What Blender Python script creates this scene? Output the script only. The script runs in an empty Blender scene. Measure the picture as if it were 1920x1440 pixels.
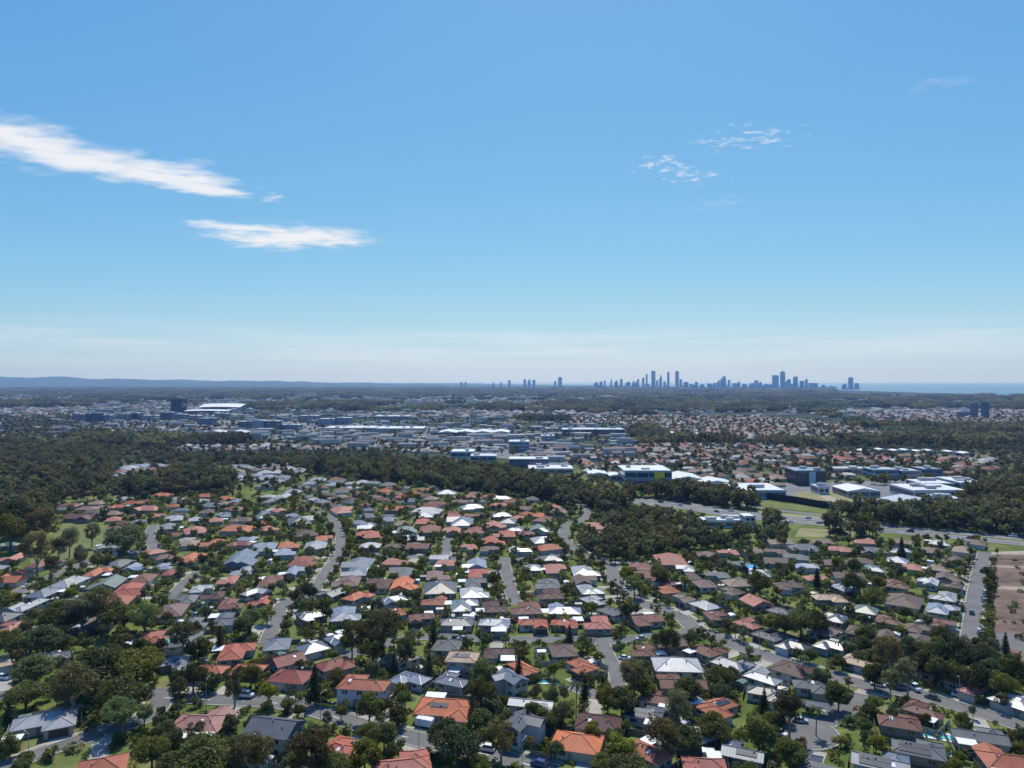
import bpy, math, random
import numpy as np
from mathutils import Vector, Matrix
R = math.radians
rnd = random.Random(7)
nrs = np.random.RandomState(11)
scene = bpy.context.scene
C = scene.collection

# ------------------------------------------------------------------ camera
F, HY, HC = 1331.0, 714.5, 100.0          # focal length and horizon row in photo pixels, eye height
cam = bpy.data.cameras.new('camera'); cam_o = bpy.data.objects.new('camera', cam); C.objects.link(cam_o)
cam.sensor_width = 36.0; cam.lens = 36.0 * F / 1920.0
cam.shift_y = (HY - 720.0) / 1920.0
cam.clip_start = 1.0; cam.clip_end = 150000.0
cam_o.location = (0, 0, HC); cam_o.rotation_euler = (R(90), 0, 0)
scene.camera = cam_o

# ------------------------------------------------------------------ sun and sky
SUN_EL, SUN_AZ = 58.0, 6.0                # degrees; azimuth clockwise from the view direction (+Y)
sd = Vector((math.sin(R(SUN_AZ)) * math.cos(R(SUN_EL)), math.cos(R(SUN_AZ)) * math.cos(R(SUN_EL)), math.sin(R(SUN_EL))))
sun = bpy.data.lights.new('sun', 'SUN'); sun.energy = 4.8; sun.angle = R(0.53); sun.color = (1.0, 0.955, 0.88)
sun_o = bpy.data.objects.new('sun', sun); C.objects.link(sun_o)
sun_o.rotation_euler = sd.to_track_quat('Z', 'Y').to_euler(); sun_o.location = (0, -50, 600)

world = bpy.data.worlds.new('World'); scene.world = world; world.use_nodes = True
wt = world.node_tree; wt.nodes.clear()
def wn(t, **k):
    n = wt.nodes.new(t)
    for a, b in k.items(): setattr(n, a, b)
    return n
def wl(a, b): wt.links.new(a, b)
def wmath(op, a, b=None, c=None, clamp=False):
    n = wn('ShaderNodeMath', operation=op); n.use_clamp = clamp
    for i, v in enumerate((a, b, c)):
        if v is None: continue
        if isinstance(v, (int, float)): n.inputs[i].default_value = v
        else: wl(v, n.inputs[i])
    return n.outputs[0]
def wsmooth(v, a, b):
    n = wn('ShaderNodeMapRange', interpolation_type='SMOOTHSTEP')
    wl(v, n.inputs[0]); n.inputs[1].default_value = a; n.inputs[2].default_value = b
    n.inputs[3].default_value = 0; n.inputs[4].default_value = 1
    return n.outputs[0]
skyn = wn('ShaderNodeTexSky', sky_type='NISHITA'); skyn.sun_disc = False
skyn.sun_elevation = R(SUN_EL); skyn.sun_rotation = R(SUN_AZ)
skyn.altitude = 100; skyn.air_density = 1.0; skyn.dust_density = 0.6; skyn.ozone_density = 2.2
sc_ = wn('ShaderNodeSeparateColor'); wl(skyn.outputs[0], sc_.inputs[0]); cc_ = wn('ShaderNodeCombineColor')   # one grade for the whole sky
for i_, (ref, pw, out_) in enumerate(((7.83, 1.17, 5.85), (7.37, 0.75, 6.75), (8.07, 0.29, 8.35))):
    wl(wmath('MULTIPLY', wmath('POWER', wmath('DIVIDE', sc_.outputs[i_], ref), pw), out_), cc_.inputs[i_])
bg_sky = wn('ShaderNodeBackground'); wl(cc_.outputs[0], bg_sky.inputs[0]); bg_sky.inputs[1].default_value = 0.1
geo = wn('ShaderNodeTexCoord'); sep = wn('ShaderNodeSeparateXYZ'); wl(geo.outputs['Generated'], sep.inputs[0])
dz = wmath('MAXIMUM', sep.outputs[2], 0.015)
lx = wmath('DIVIDE', sep.outputs[0], dz); ly = wmath('DIVIDE', sep.outputs[1], dz)   # a cloud layer seen from below
comb = wn('ShaderNodeCombineXYZ'); wl(lx, comb.inputs[0]); wl(ly, comb.inputs[1])
LAYER = comb.outputs[0]
def wnoise(vec, scale, detail, rough=0.55, sx=1, sy=1, rz=0, off=(0, 0, 0)):
    m = wn('ShaderNodeMapping'); wl(vec, m.inputs[0]); m.inputs['Scale'].default_value = (sx, sy, 1)
    m.inputs['Rotation'].default_value = (0, 0, rz); m.inputs['Location'].default_value = off
    n = wn('ShaderNodeTexNoise'); wl(m.outputs[0], n.inputs['Vector'])
    n.inputs['Scale'].default_value = scale; n.inputs['Detail'].default_value = detail; n.inputs['Roughness'].default_value = rough
    return n.outputs[0]
def capsule(ax, ay, bx, by, r):
    sub = wn('ShaderNodeVectorMath', operation='SUBTRACT'); wl(LAYER, sub.inputs[0]); sub.inputs[1].default_value = (ax, ay, 0)
    d = (bx - ax, by - ay, 0); dd = d[0] ** 2 + d[1] ** 2
    dot = wn('ShaderNodeVectorMath', operation='DOT_PRODUCT'); wl(sub.outputs[0], dot.inputs[0]); dot.inputs[1].default_value = d
    t = wmath('DIVIDE', dot.outputs['Value'], dd, clamp=True)
    sc = wn('ShaderNodeVectorMath', operation='SCALE'); sc.inputs[0].default_value = d; wl(t, sc.inputs['Scale'])
    s2 = wn('ShaderNodeVectorMath', operation='SUBTRACT'); wl(sub.outputs[0], s2.inputs[0]); wl(sc.outputs[0], s2.inputs[1])
    ln = wn('ShaderNodeVectorMath', operation='LENGTH'); wl(s2.outputs[0], ln.inputs[0])
    return wmath('DIVIDE', ln.outputs['Value'], r)           # 1.0 on the capsule's edge
def lp(px, py):
    v = (HY - py) / F
    return ((px - 960) / F / v, 1 / v)
ang = math.atan2(0.985, 0.58)
nA = wnoise(LAYER, 4.6, 7, 0.58, rz=-ang, sx=0.8, sy=1.25)
nB = wnoise(LAYER, 5.0, 7, 0.58)
clouds = None
def add_cloud(a, b, r, amp, noise, lo, hi, strength):
    global clouds
    (ax, ay), (bx, by) = lp(*a), lp(*b)
    d = capsule(ax, ay, bx, by, r)
    d = wmath('ADD', d, wmath('MULTIPLY', wmath('SUBTRACT', noise, 0.5), amp))
    al = wmath('MULTIPLY', wmath('SUBTRACT', 1.0, wsmooth(d, lo, hi)), strength)
    clouds = al if clouds is None else wmath('MAXIMUM', clouds, al)
add_cloud((-90, 226), (110, 284), 0.26, 2.3, nA, 0.0, 1.2, 0.98)
add_cloud((100, 290), (290, 326), 0.30, 2.3, nA, 0.05, 1.2, 0.98)
add_cloud((280, 326), (395, 353), 0.24, 2.3, nA, 0.2, 1.1, 0.97)
add_cloud((390, 421), (520, 432), 0.15, 2.2, nB, 0.1, 1.15, 0.92)
add_cloud((505, 448), (590, 445), 0.44, 2.0, nB, 0.05, 1.15, 1.0)
nC = wnoise(LAYER, 15, 4, 0.6)
add_cloud((1368, 262), (1435, 258), 0.15, 7.0, nC, -1.1, 0.7, 0.62)
add_cloud((1235, 306), (1300, 335), 0.13, 7.0, nC, -1.1, 0.7, 0.62)
add_cloud((1330, 385), (1370, 378), 0.14, 5.0, nC, -0.9, 1.0, 0.16)
add_cloud((1745, 162), (1775, 154), 0.1, 5.0, nC, -0.9, 1.0, 0.14)
add_cloud((505, 375), (518, 368), 0.07, 4.0, nC, -0.6, 1.0, 0.6)
# thin veils low over the horizon
elev = sep.outputs[2]
az = wmath('ARCTAN2', sep.outputs[0], sep.outputs[1])
cv = wn('ShaderNodeCombineXYZ'); wl(az, cv.inputs[0]); wl(elev, cv.inputs[1])
nH = wnoise(cv.outputs[0], 3.0, 6, 0.55, sx=1.4, sy=24, off=(3.1, 0.3, 0))
band = wmath('MULTIPLY', wsmooth(elev, 0.012, 0.045), wmath('SUBTRACT', 1.0, wsmooth(elev, 0.055, 0.085)))
veil = wmath('MULTIPLY', wmath('MULTIPLY', band, wsmooth(nH, 0.30, 0.80)), 0.42)
clouds = wmath('MAXIMUM', clouds, veil)
bg_c = wn('ShaderNodeBackground'); bg_c.inputs[0].default_value = (0.93, 0.95, 1.0, 1); bg_c.inputs[1].default_value = 0.93
mixw = wn('ShaderNodeMixShader'); wl(clouds, mixw.inputs[0]); wl(bg_sky.outputs[0], mixw.inputs[1]); wl(bg_c.outputs[0], mixw.inputs[2])
wout = wn('ShaderNodeOutputWorld'); wl(mixw.outputs[0], wout.inputs[0])

vs = scene.view_settings; vs.view_transform = 'Standard'; vs.look = 'None'; vs.exposure = 0.0; vs.gamma = 1.0; vs.use_curve_mapping = False
scene.render.engine = 'CYCLES'
cy = scene.cycles
cy.max_bounces = 5; cy.diffuse_bounces = 2; cy.glossy_bounces = 2; cy.transmission_bounces = 3; cy.volume_bounces = 0; cy.transparent_max_bounces = 6
cy.use_denoising = True; cy.sample_clamp_indirect = 4.0

# ------------------------------------------------------------------ helpers
def at(px, py, z=0.0):                     # the ground point (at height z) seen at a photo pixel
    D = (HC - z) * F / (py - HY)
    return Vector(((px - 960.0) / F * D, D, z))
def to_px(x, y, z=0.0): return (960 + x / y * F, HY + (HC - z) / y * F)
def lin(c):
    return tuple((v / 255 / 12.92) if v / 255 <= 0.04045 else ((v / 255 + 0.055) / 1.055) ** 2.4 for v in c)

class MB:
    """collects faces; build() links ONE mesh object"""
    def __init__(s): s.v, s.f, s.m, s.uv = [], [], [], []
    def face(s, pts, m=0, uv=None):
        i = len(s.v); s.v += [tuple(p) for p in pts]; s.f.append(tuple(range(i, i + len(pts)))); s.m.append(m)
        s.uv.append(uv if uv else [(0, 0)] * len(pts))
    def box(s, x0, x1, y0, y1, z0, z1, m=0, top=True, bottom=True, tm=None):
        a = [(x0, y0, z0), (x1, y0, z0), (x1, y1, z0), (x0, y1, z0)]; b = [(x, y, z1) for x, y, _ in a]
        for i in range(4):
            j = (i + 1) % 4
            L = math.dist(a[i], a[j])
            s.face([a[i], a[j], b[j], b[i]], m, [(0, z0), (L, z0), (L, z1), (0, z1)])
        if top: s.face(b, m if tm is None else tm, [(x, y) for x, y, _ in b])
        if bottom: s.face(a[::-1], m)
    def prism(s, poly, z0, z1, m=0, tm=None):
        n = len(poly)
        for i in range(n):
            p, q = poly[i], poly[(i + 1) % n]
            L = math.dist(p, q)
            s.face([(p[0], p[1], z0), (q[0], q[1], z0), (q[0], q[1], z1), (p[0], p[1], z1)], m, [(0, z0), (L, z0), (L, z1), (0, z1)])
        s.face([(p[0], p[1], z1) for p in poly], m if tm is None else tm)
    def tube(s, a, b, ra, rb, n=6, m=0, cap=True):
        a, b = Vector(a), Vector(b); d = (b - a).normalized()
        u = d.orthogonal().normalized(); w = d.cross(u)
        A = [a + (u * math.cos(t) + w * math.sin(t)) * ra for t in [6.28318 * k / n for k in range(n)]]
        B = [b + (u * math.cos(t) + w * math.sin(t)) * rb for t in [6.28318 * k / n for k in range(n)]]
        for k in range(n):
            j = (k + 1) % n; s.face([A[k], A[j], B[j], B[k]], m)
        if cap: s.face(B, m); s.face(A[::-1], m)
    def mesh(s, name, mats):
        me = bpy.data.meshes.new(name)
        me.from_pydata(s.v, [], s.f)
        for x in mats: me.materials.append(x)
        if any(s.m): me.polygons.foreach_set('material_index', s.m)
        uvl = me.uv_layers.new(name='UVMap')
        flat = [c for u in s.uv for p in u for c in p]
        uvl.data.foreach_set('uv', flat)
        me.update(); return me
    def build(s, name, mats, parent=None, col=None):
        return put(name, s.mesh(name, mats if isinstance(mats, (list, tuple)) else [mats]), parent, col)
def put(name, me, parent=None, col=None, loc=None, rz=None, sc=None):
    o = bpy.data.objects.new(name, me); C.objects.link(o)
    if parent: o.parent = parent
    if col: o.color = (*col[:3], 1)
    if loc is not None: o.location = loc
    if rz is not None: o.rotation_euler = (0, 0, rz)
    if sc is not None: o.scale = sc
    return o
def empty(name, loc, rz=0.0, size=1.0):
    o = bpy.data.objects.new(name, None); C.objects.link(o); o.location = loc; o.rotation_euler = (0, 0, rz); o.empty_display_size = size
    return o
def tag(o, label=None, cat=None, group=None, kind=None):
    if label: o['label'] = label
    if cat: o['category'] = cat
    if group: o['group'] = group
    if kind: o['kind'] = kind
    return o

# ------------------------------------------------------------------ materials
def mat(name):
    m = bpy.data.materials.new(name); m.use_nodes = True
    nt = m.node_tree; b = nt.nodes['Principled BSDF']
    return m, nt, b
def nd(nt, t, **k):
    n = nt.nodes.new(t)
    for a, b in k.items(): setattr(n, a, b)
    return n
def noise(nt, scale, detail=4, rough=0.55, vec=None, coord='Object', dist=0.0):
    n = nd(nt, 'ShaderNodeTexNoise'); n.inputs['Scale'].default_value = scale; n.inputs['Detail'].default_value = detail
    n.inputs['Roughness'].default_value = rough; n.inputs['Distortion'].default_value = dist
    if vec is None:
        g = nd(nt, 'ShaderNodeTexCoord'); vec = g.outputs[coord]
    nt.links.new(vec, n.inputs['Vector']); return n.outputs[0]
def ramp(nt, fac, stops):
    r = nd(nt, 'ShaderNodeValToRGB'); nt.links.new(fac, r.inputs[0])
    while len(r.color_ramp.elements) < len(stops): r.color_ramp.elements.new(0.5)
    for e, (p, c) in zip(r.color_ramp.elements, stops): e.position = p; e.color = (*c, 1)
    return r.outputs[0]
def mixc(nt, fac, a, b, mode='MIX'):
    n = nd(nt, 'ShaderNodeMix', data_type='RGBA', blend_type=mode)
    for s, v in ((0, fac), (6, a), (7, b)):
        if isinstance(v, (int, float)): n.inputs[s].default_value = v
        elif isinstance(v, tuple): n.inputs[s].default_value = (*v[:3], 1)
        else: nt.links.new(v, n.inputs[s])
    return n.outputs[2]
def mapr(nt, v, a, b, c=0, d=1):
    n = nd(nt, 'ShaderNodeMapRange'); nt.links.new(v, n.inputs[0])
    for i, x in enumerate((a, b, c, d)): n.inputs[i + 1].default_value = x
    return n.outputs[0]
def bump(nt, b, h, dist=0.05, strength=0.6):
    n = nd(nt, 'ShaderNodeBump'); n.inputs['Strength'].default_value = strength; n.inputs['Distance'].default_value = dist
    nt.links.new(h, n.inputs['Height']); nt.links.new(n.outputs[0], b.inputs['Normal'])

def paint(name, col, rough=0.6, var=0.18, scale=0.6, spec=0.4, metal=0.0):
    m, nt, b = mat(name)
    f = noise(nt, scale, 5)
    c = mixc(nt, mapr(nt, f, 0.3, 0.7), tuple(v * (1 - var) for v in col), tuple(min(1, v * (1 + var)) for v in col))
    nt.links.new(c, b.inputs['Base Color']); b.inputs['Roughness'].default_value = rough
    b.inputs['Specular IOR Level'].default_value = spec; b.inputs['Metallic'].default_value = metal
    return m
def obj_colour(nt, inst):
    if inst:
        a = nd(nt, 'ShaderNodeAttribute', attribute_type='INSTANCER', attribute_name='tint'); return a.outputs['Color']
    return nd(nt, 'ShaderNodeObjectInfo').outputs['Color']
def roof_material(name, metal, inst=False):
    m, nt, b = mat(name)
    base = obj_colour(nt, inst)
    f = noise(nt, 0.35, 6, 0.65); g = noise(nt, 3.0, 3, 0.6)
    c = mixc(nt, mapr(nt, f, 0.3, 0.72, 0, 1), mixc(nt, 1.0, base, (0.70, 0.68, 0.66), 'MULTIPLY'), mixc(nt, 1.0, base, (1.16, 1.14, 1.12), 'MULTIPLY'))
    c = mixc(nt, mapr(nt, g, 0.35, 0.7, 0, 0.35), c, mixc(nt, 1.0, base, (0.62, 0.62, 0.62), 'MULTIPLY'))
    st_ = noise(nt, 0.16, 5, 0.7, dist=0.8)
    c = mixc(nt, mapr(nt, st_, 0.50, 0.70, 0, 0.5), c, mixc(nt, 0.5, base, (0.12, 0.105, 0.09)))
    uv = nd(nt, 'ShaderNodeUVMap'); sp = nd(nt, 'ShaderNodeSeparateXYZ'); nt.links.new(uv.outputs[0], sp.inputs[0])
    def saw(src, period):
        a = nd(nt, 'ShaderNodeMath', operation='DIVIDE'); nt.links.new(src, a.inputs[0]); a.inputs[1].default_value = period
        q = nd(nt, 'ShaderNodeMath', operation='FRACT'); nt.links.new(a.outputs[0], q.inputs[0]); return q.outputs[0]
    if metal:
        h = saw(sp.outputs[0], 0.76)
        hh = nd(nt, 'ShaderNodeMath', operation='LESS_THAN'); nt.links.new(h, hh.inputs[0]); hh.inputs[1].default_value = 0.12
        h = hh.outputs[0]
        c = mixc(nt, mapr(nt, h, 0, 1, 0, 0.18), c, mixc(nt, 1.0, base, (0.6, 0.6, 0.6), 'MULTIPLY'))
        b.inputs['Roughness'].default_value = 0.7 if inst else 0.42; b.inputs['Specular IOR Level'].default_value = 0.2 if inst else 0.5
        bump(nt, b, h, 0.05, 0.6)
    else:
        h = saw(sp.outputs[1], 0.36)
        c = mixc(nt, mapr(nt, h, 0.0, 0.25, 0.3, 0), c, mixc(nt, 1.0, base, (0.45, 0.42, 0.40), 'MULTIPLY'))
        b.inputs['Roughness'].default_value = 0.62; b.inputs['Specular IOR Level'].default_value = 0.35
        bump(nt, b, h, 0.06, 0.6)
    nt.links.new(c, b.inputs['Base Color'])
    return m
M = {}
M['tile'] = roof_material('roof tiles', False); M['sheet'] = roof_material('roof sheeting', True)
M['far_roof'] = roof_material('distant roofing', True, True)
def wall_material(name, inst=False):
    m, nt, b = mat(name)
    base = nd(nt, 'ShaderNodeObjectInfo').outputs['Color']
    f = noise(nt, 0.8, 5)
    if inst:
        rn = nd(nt, 'ShaderNodeObjectInfo').outputs['Random']
        base = ramp(nt, rn, [(0.0, (0.46, 0.42, 0.36)), (0.4, (0.62, 0.59, 0.53)), (0.7, (0.36, 0.32, 0.29)), (1.0, (0.7, 0.68, 0.65))])
    c = mixc(nt, mapr(nt, f, 0.3, 0.7), mixc(nt, 1.0, base, (0.85, 0.84, 0.82), 'MULTIPLY'), base)
    nt.links.new(c, b.inputs['Base Color']); b.inputs['Roughness'].default_value = 0.8
    return m
M['wall'] = wall_material('rendered wall'); M['far_wall'] = wall_material('distant wall', True)
M['trim'] = paint('painted trim', (0.6, 0.58, 0.54), 0.5)
M['gutter'] = paint('gutter metal', (0.30, 0.29, 0.28), 0.5)
M['white'] = paint('white sheet metal', (0.64, 0.64, 0.65), 0.5, 0.12)
M['white_wall'] = paint('white painted wall', (0.68, 0.68, 0.68), 0.7, 0.06)
M['frame'] = paint('window frame', (0.5, 0.5, 0.5), 0.4)
m, nt, b = mat('window glass'); b.inputs['Base Color'].default_value = (0.03, 0.04, 0.05, 1); b.inputs['Roughness'].default_value = 0.08; b.inputs['Specular IOR Level'].default_value = 0.7; M['glass'] = m
m, nt, b = mat('solar cells'); b.inputs['Roughness'].default_value = 0.45; b.inputs['Specular IOR Level'].default_value = 0.25
br = nd(nt, 'ShaderNodeTexBrick'); br.inputs['Color1'].default_value = (0.018, 0.022, 0.045, 1); br.inputs['Color2'].default_value = (0.022, 0.026, 0.05, 1); br.inputs['Mortar'].default_value = (0.10, 0.11, 0.13, 1)
br.inputs['Scale'].default_value = 1.0; br.inputs['Brick Width'].default_value = 0.16; br.inputs['Row Height'].default_value = 0.16; br.inputs['Mortar Size'].default_value = 0.008; br.offset = 0
tc = nd(nt, 'ShaderNodeTexCoord'); nt.links.new(tc.outputs['Object'], br.inputs['Vector']); nt.links.new(br.outputs[0], b.inputs['Base Color']); M['solar'] = m
M['panel_rim'] = paint('dark panel rim', (0.05, 0.055, 0.065), 0.5, 0.1)
M['alu'] = paint('aluminium', (0.32, 0.33, 0.34), 0.5, 0.05, metal=0.2)
M['tyre'] = paint('tyre rubber', (0.02, 0.02, 0.02), 0.8)
M['post'] = paint('timber post', (0.25, 0.2, 0.16), 0.8)
M['garage'] = wall_material('garage door paint')

# leaves: colour of the species, varied from plant to plant and clump to clump
def leaf_material(name, dark, light, trans=0.3):
    m, nt, b = mat(name); nt.nodes.remove(b)
    out = nt.nodes['Material Output']
    rn = nd(nt, 'ShaderNodeObjectInfo').outputs['Random']
    f = noise(nt, 0.55, 4, 0.6); g = noise(nt, 6.0, 2)
    ff = nd(nt, 'ShaderNodeMath', operation='ADD'); nt.links.new(mapr(nt, f, 0.3, 0.7, 0, 0.7), ff.inputs[0]); nt.links.new(mapr(nt, g, 0.2, 0.8, 0, 0.3), ff.inputs[1])
    c = mixc(nt, ff.outputs[0], dark, light)
    hs = nd(nt, 'ShaderNodeHueSaturation'); nt.links.new(c, hs.inputs['Color'])
    nt.links.new(mapr(nt, rn, 0, 1, 0.455, 0.525), hs.inputs['Hue'])
    w = nd(nt, 'ShaderNodeTexWhiteNoise', noise_dimensions='1D'); nt.links.new(rn, w.inputs['W'])
    nt.links.new(mapr(nt, w.outputs[0], 0, 1, 0.55, 1.5), hs.inputs['Value'])
    nt.links.new(mapr(nt, rn, 0, 1, 1.1, 0.75), hs.inputs['Saturation'])
    d = nd(nt, 'ShaderNodeBsdfDiffuse'); t = nd(nt, 'ShaderNodeBsdfTranslucent'); mx = nd(nt, 'ShaderNodeMixShader'); mx.inputs[0].default_value = trans
    nt.links.new(hs.outputs[0], d.inputs[0]); nt.links.new(hs.outputs[0], t.inputs[0])
    gl = nd(nt, 'ShaderNodeBsdfGlossy'); gl.inputs['Roughness'].default_value = 0.45; gl.inputs[0].default_value = (0.8, 0.85, 0.8, 1)
    mg = nd(nt, 'ShaderNodeMixShader'); mg.inputs[0].default_value = 0.010
    nt.links.new(d.outputs[0], mx.inputs[1]); nt.links.new(t.outputs[0], mx.inputs[2])
    nt.links.new(mx.outputs[0], mg.inputs[1]); nt.links.new(gl.outputs[0], mg.inputs[2]); nt.links.new(mg.outputs[0], out.inputs[0])
    return m
L = {
    'shade': leaf_material('shade tree leaves', (0.060, 0.072, 0.015), (0.155, 0.178, 0.038), 0.48),
    'gum': leaf_material('gum leaves', (0.088, 0.088, 0.030), (0.215, 0.205, 0.070), 0.48),
    'bright': leaf_material('light green leaves', (0.10, 0.135, 0.020), (0.23, 0.27, 0.050), 0.48),
    'pine': leaf_material('conifer needles', (0.028, 0.040, 0.016), (0.070, 0.090, 0.034), 0.35),
    'palm': leaf_material('palm fronds', (0.055, 0.080, 0.022), (0.14, 0.18, 0.05), 0.42),
    'yellow': leaf_material('golden leaves', (0.25, 0.17, 0.01), (0.50, 0.38, 0.02), 0.3),
    'wood': leaf_material('woodland leaves', (0.078, 0.084, 0.024), (0.215, 0.205, 0.062), 0.48),
}
M['bark'] = paint('bark', (0.13, 0.10, 0.075), 0.9, 0.35, 1.5)
M['pale_bark'] = paint('pale gum bark', (0.32, 0.28, 0.23), 0.9, 0.3, 1.0)

# ground: lawns, dry grass and worn soil near by, bush and open land far off
m, nt, b = mat('ground'); b.inputs['Roughness'].default_value = 0.95; b.inputs['Specular IOR Level'].default_value = 0.1
n1 = noise(nt, 0.045, 6, 0.6); n2 = noise(nt, 0.25, 4, 0.6); n3 = noise(nt, 0.0016, 8, 0.62); n4 = noise(nt, 0.010, 6, 0.6)
lawn = ramp(nt, n1, [(0.30, (0.055, 0.080, 0.018)), (0.45, (0.105, 0.140, 0.030)), (0.56, (0.16, 0.185, 0.050)), (0.68, (0.22, 0.19, 0.105))])
lawn = mixc(nt, mapr(nt, n2, 0.35, 0.65, 0, 0.55), lawn, (0.07, 0.085, 0.028))
bush = ramp(nt, n4, [(0.35, (0.022, 0.032, 0.017)), (0.52, (0.040, 0.052, 0.026)), (0.62, (0.075, 0.080, 0.040)), (0.72, (0.16, 0.145, 0.105))])
bush = mixc(nt, mapr(nt, n3, 0.42, 0.6, 0, 0.7), bush, (0.025, 0.034, 0.019))
cd = nd(nt, 'ShaderNodeNewGeometry'); sg = nd(nt, 'ShaderNodeSeparateXYZ'); nt.links.new(cd.outputs['Position'], sg.inputs[0])
nt.links.new(mixc(nt, mapr(nt, sg.outputs[1], 700, 940), lawn, bush), b.inputs['Base Color'])
M['ground'] = m
def surface(name, a, bcol, scale, rough=0.9, fine=3.0):
    m, nt, b = mat(name)
    f = noise(nt, scale, 6, 0.6); g = noise(nt, fine, 3)
    c = mixc(nt, mapr(nt, f, 0.32, 0.68), a, bcol); c = mixc(nt, mapr(nt, g, 0.3, 0.7, 0, 0.3), c, tuple(v * 0.7 for v in a))
    nt.links.new(c, b.inputs['Base Color']); b.inputs['Roughness'].default_value = rough; b.inputs['Specular IOR Level'].default_value = 0.25
    return m
M['asphalt'] = surface('worn asphalt', (0.112, 0.108, 0.106), (0.17, 0.165, 0.16), 0.12, 0.8)
M['motorway'] = surface('motorway asphalt', (0.135, 0.135, 0.14), (0.20, 0.197, 0.197), 0.05)
M['concrete'] = surface('concrete', (0.30, 0.275, 0.235), (0.42, 0.39, 0.34), 0.2)
M['kerb'] = surface('kerb concrete', (0.30, 0.285, 0.25), (0.38, 0.36, 0.33), 0.3)
M['line'] = paint('road paint', (0.72, 0.72, 0.70), 0.7, 0.1)
M['earth'] = surface('bare earth', (0.12, 0.075, 0.055), (0.21, 0.145, 0.11), 0.06)
M['earth_dark'] = surface('damp bare earth', (0.085, 0.058, 0.045), (0.16, 0.115, 0.09), 0.15)
M['pale_earth'] = surface('pale graded earth', (0.28, 0.23, 0.17), (0.40, 0.34, 0.26), 0.08)
M['grass'] = surface('mown grass', (0.095, 0.118, 0.030), (0.165, 0.175, 0.058), 0.08)
M['dry_grass'] = surface('dry grass', (0.17, 0.165, 0.07), (0.28, 0.245, 0.13), 0.06)
M['timber_fence'] = surface('weathered paling', (0.16, 0.13, 0.105), (0.25, 0.21, 0.18), 0.8)
M['steel_fence'] = surface('painted steel fence', (0.40, 0.38, 0.33), (0.48, 0.46, 0.40), 0.8)
M['barrier'] = surface('dark noise barrier', (0.022, 0.024, 0.027), (0.04, 0.042, 0.045), 0.05)
m, nt, b = mat('sea'); b.inputs['Base Color'].default_value = (0.03, 0.10, 0.16, 1); b.inputs['Roughness'].default_value = 0.35
wv = noise(nt, 0.02, 5); bump(nt, b, wv, 1.5, 0.6); M['sea'] = m
m, nt, b = mat('pool water'); b.inputs['Base Color'].default_value = (0.10, 0.50, 0.55, 1); b.inputs['Roughness'].default_value = 0.1; M['pool'] = m

def soft(c):
    y = 0.3 * c[0] + 0.6 * c[1] + 0.1 * c[2]
    return tuple(0.66 * (v * 0.87 + y * 0.13) for v in c)
PAL = {k: soft(lin(c)) for k, c in {
    'bright orange': (244, 132, 68), 'orange': (222, 122, 70), 'terracotta': (198, 108, 70), 'red-orange': (212, 104, 70), 'red': (172, 80, 64),
    'dull red': (158, 92, 80), 'maroon': (112, 70, 64), 'red-brown': (146, 90, 70), 'brown': (126, 100, 88), 'tan': (170, 144, 124),
    'coral': (214, 134, 112), 'pink': (206, 142, 130), 'pinkish red': (212, 122, 104), 'dusty pink': (160, 120, 115), 'cream': (228, 194, 158),
    'white': (214, 214, 216), 'off-white': (186, 188, 190), 'light grey': (176, 180, 188), 'pale blue-grey': (154, 168, 190),
    'blue-grey': (122, 135, 154), 'grey': (126, 130, 132), 'dark grey': (86, 90, 98), 'slate': (98, 106, 118), 'grey-green': (134, 148, 140), 'green': (70, 120, 100)}.items()}
METAL = {'white', 'off-white', 'light grey', 'pale blue-grey', 'blue-grey', 'slate', 'grey-green', 'green', 'dark grey'}
WALLS = [(0.42, 0.36, 0.28), (0.50, 0.46, 0.40), (0.55, 0.54, 0.52), (0.34, 0.26, 0.21), (0.40, 0.38, 0.36), (0.60, 0.57, 0.50), (0.26, 0.22, 0.20)]

# ------------------------------------------------------------------ the ground, the sea, the hills
def sheet(name, poly, z, material, structure=True, label=None):
    mb = MB(); mb.face([(p[0], p[1], z) for p in poly], 0)
    o = mb.build(name, material)
    if structure: o['kind'] = 'structure'
    if label: o['label'] = label
    return o
mb = MB()
xs = [-42000, -12000, -4000, -1200, 0, 1200, 4000, 12000, 42000]; ys = [-3000, 0, 1000, 3000, 8000, 20000, 42000]
for i in range(len(xs) - 1):
    for j in range(len(ys) - 1):
        mb.face([(xs[i], ys[j], 0), (xs[i + 1], ys[j], 0), (xs[i + 1], ys[j + 1], 0), (xs[i], ys[j + 1], 0)])
tag(mb.build('ground', M['ground']), 'grassy ground of the suburb reaching to the horizon', kind='structure')
shore = [at(2500, 744), at(1920, 741), at(1750, 737.5), at(1650, 734), at(1560, 731), at(1400, 727), at(1180, 723), at(900, 720)]
sheet('sea', [(p.x, p.y) for p in shore] + [(-1500, 41500), (41500, 41500), (41500, shore[0].y)], 0.6, M['sea'], label='blue sea along the horizon')
def hill_ridge(name, prof, D, depth, label):
    """a long wooded ridge: crest heights given along x, at distance D"""
    mb = MB(); rows = 9
    pts = []
    for px, h in prof:
        x = (px - 960) / F * D
        pts.append([(x * (1 + 0.02 * (k - 4) / 4), D + depth * (k - 4) / 4, max(0.0, h * math.cos((k - 4) / 4 * 1.57) ** 1.2) - 0.5) for k in range(rows)])
    for a, b in zip(pts, pts[1:]):
        for k in range(rows - 1): mb.face([a[k], b[k], b[k + 1], a[k + 1]])
    o = mb.build(name, M['ground']); tag(o, label, kind='structure')
hp = []
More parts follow.
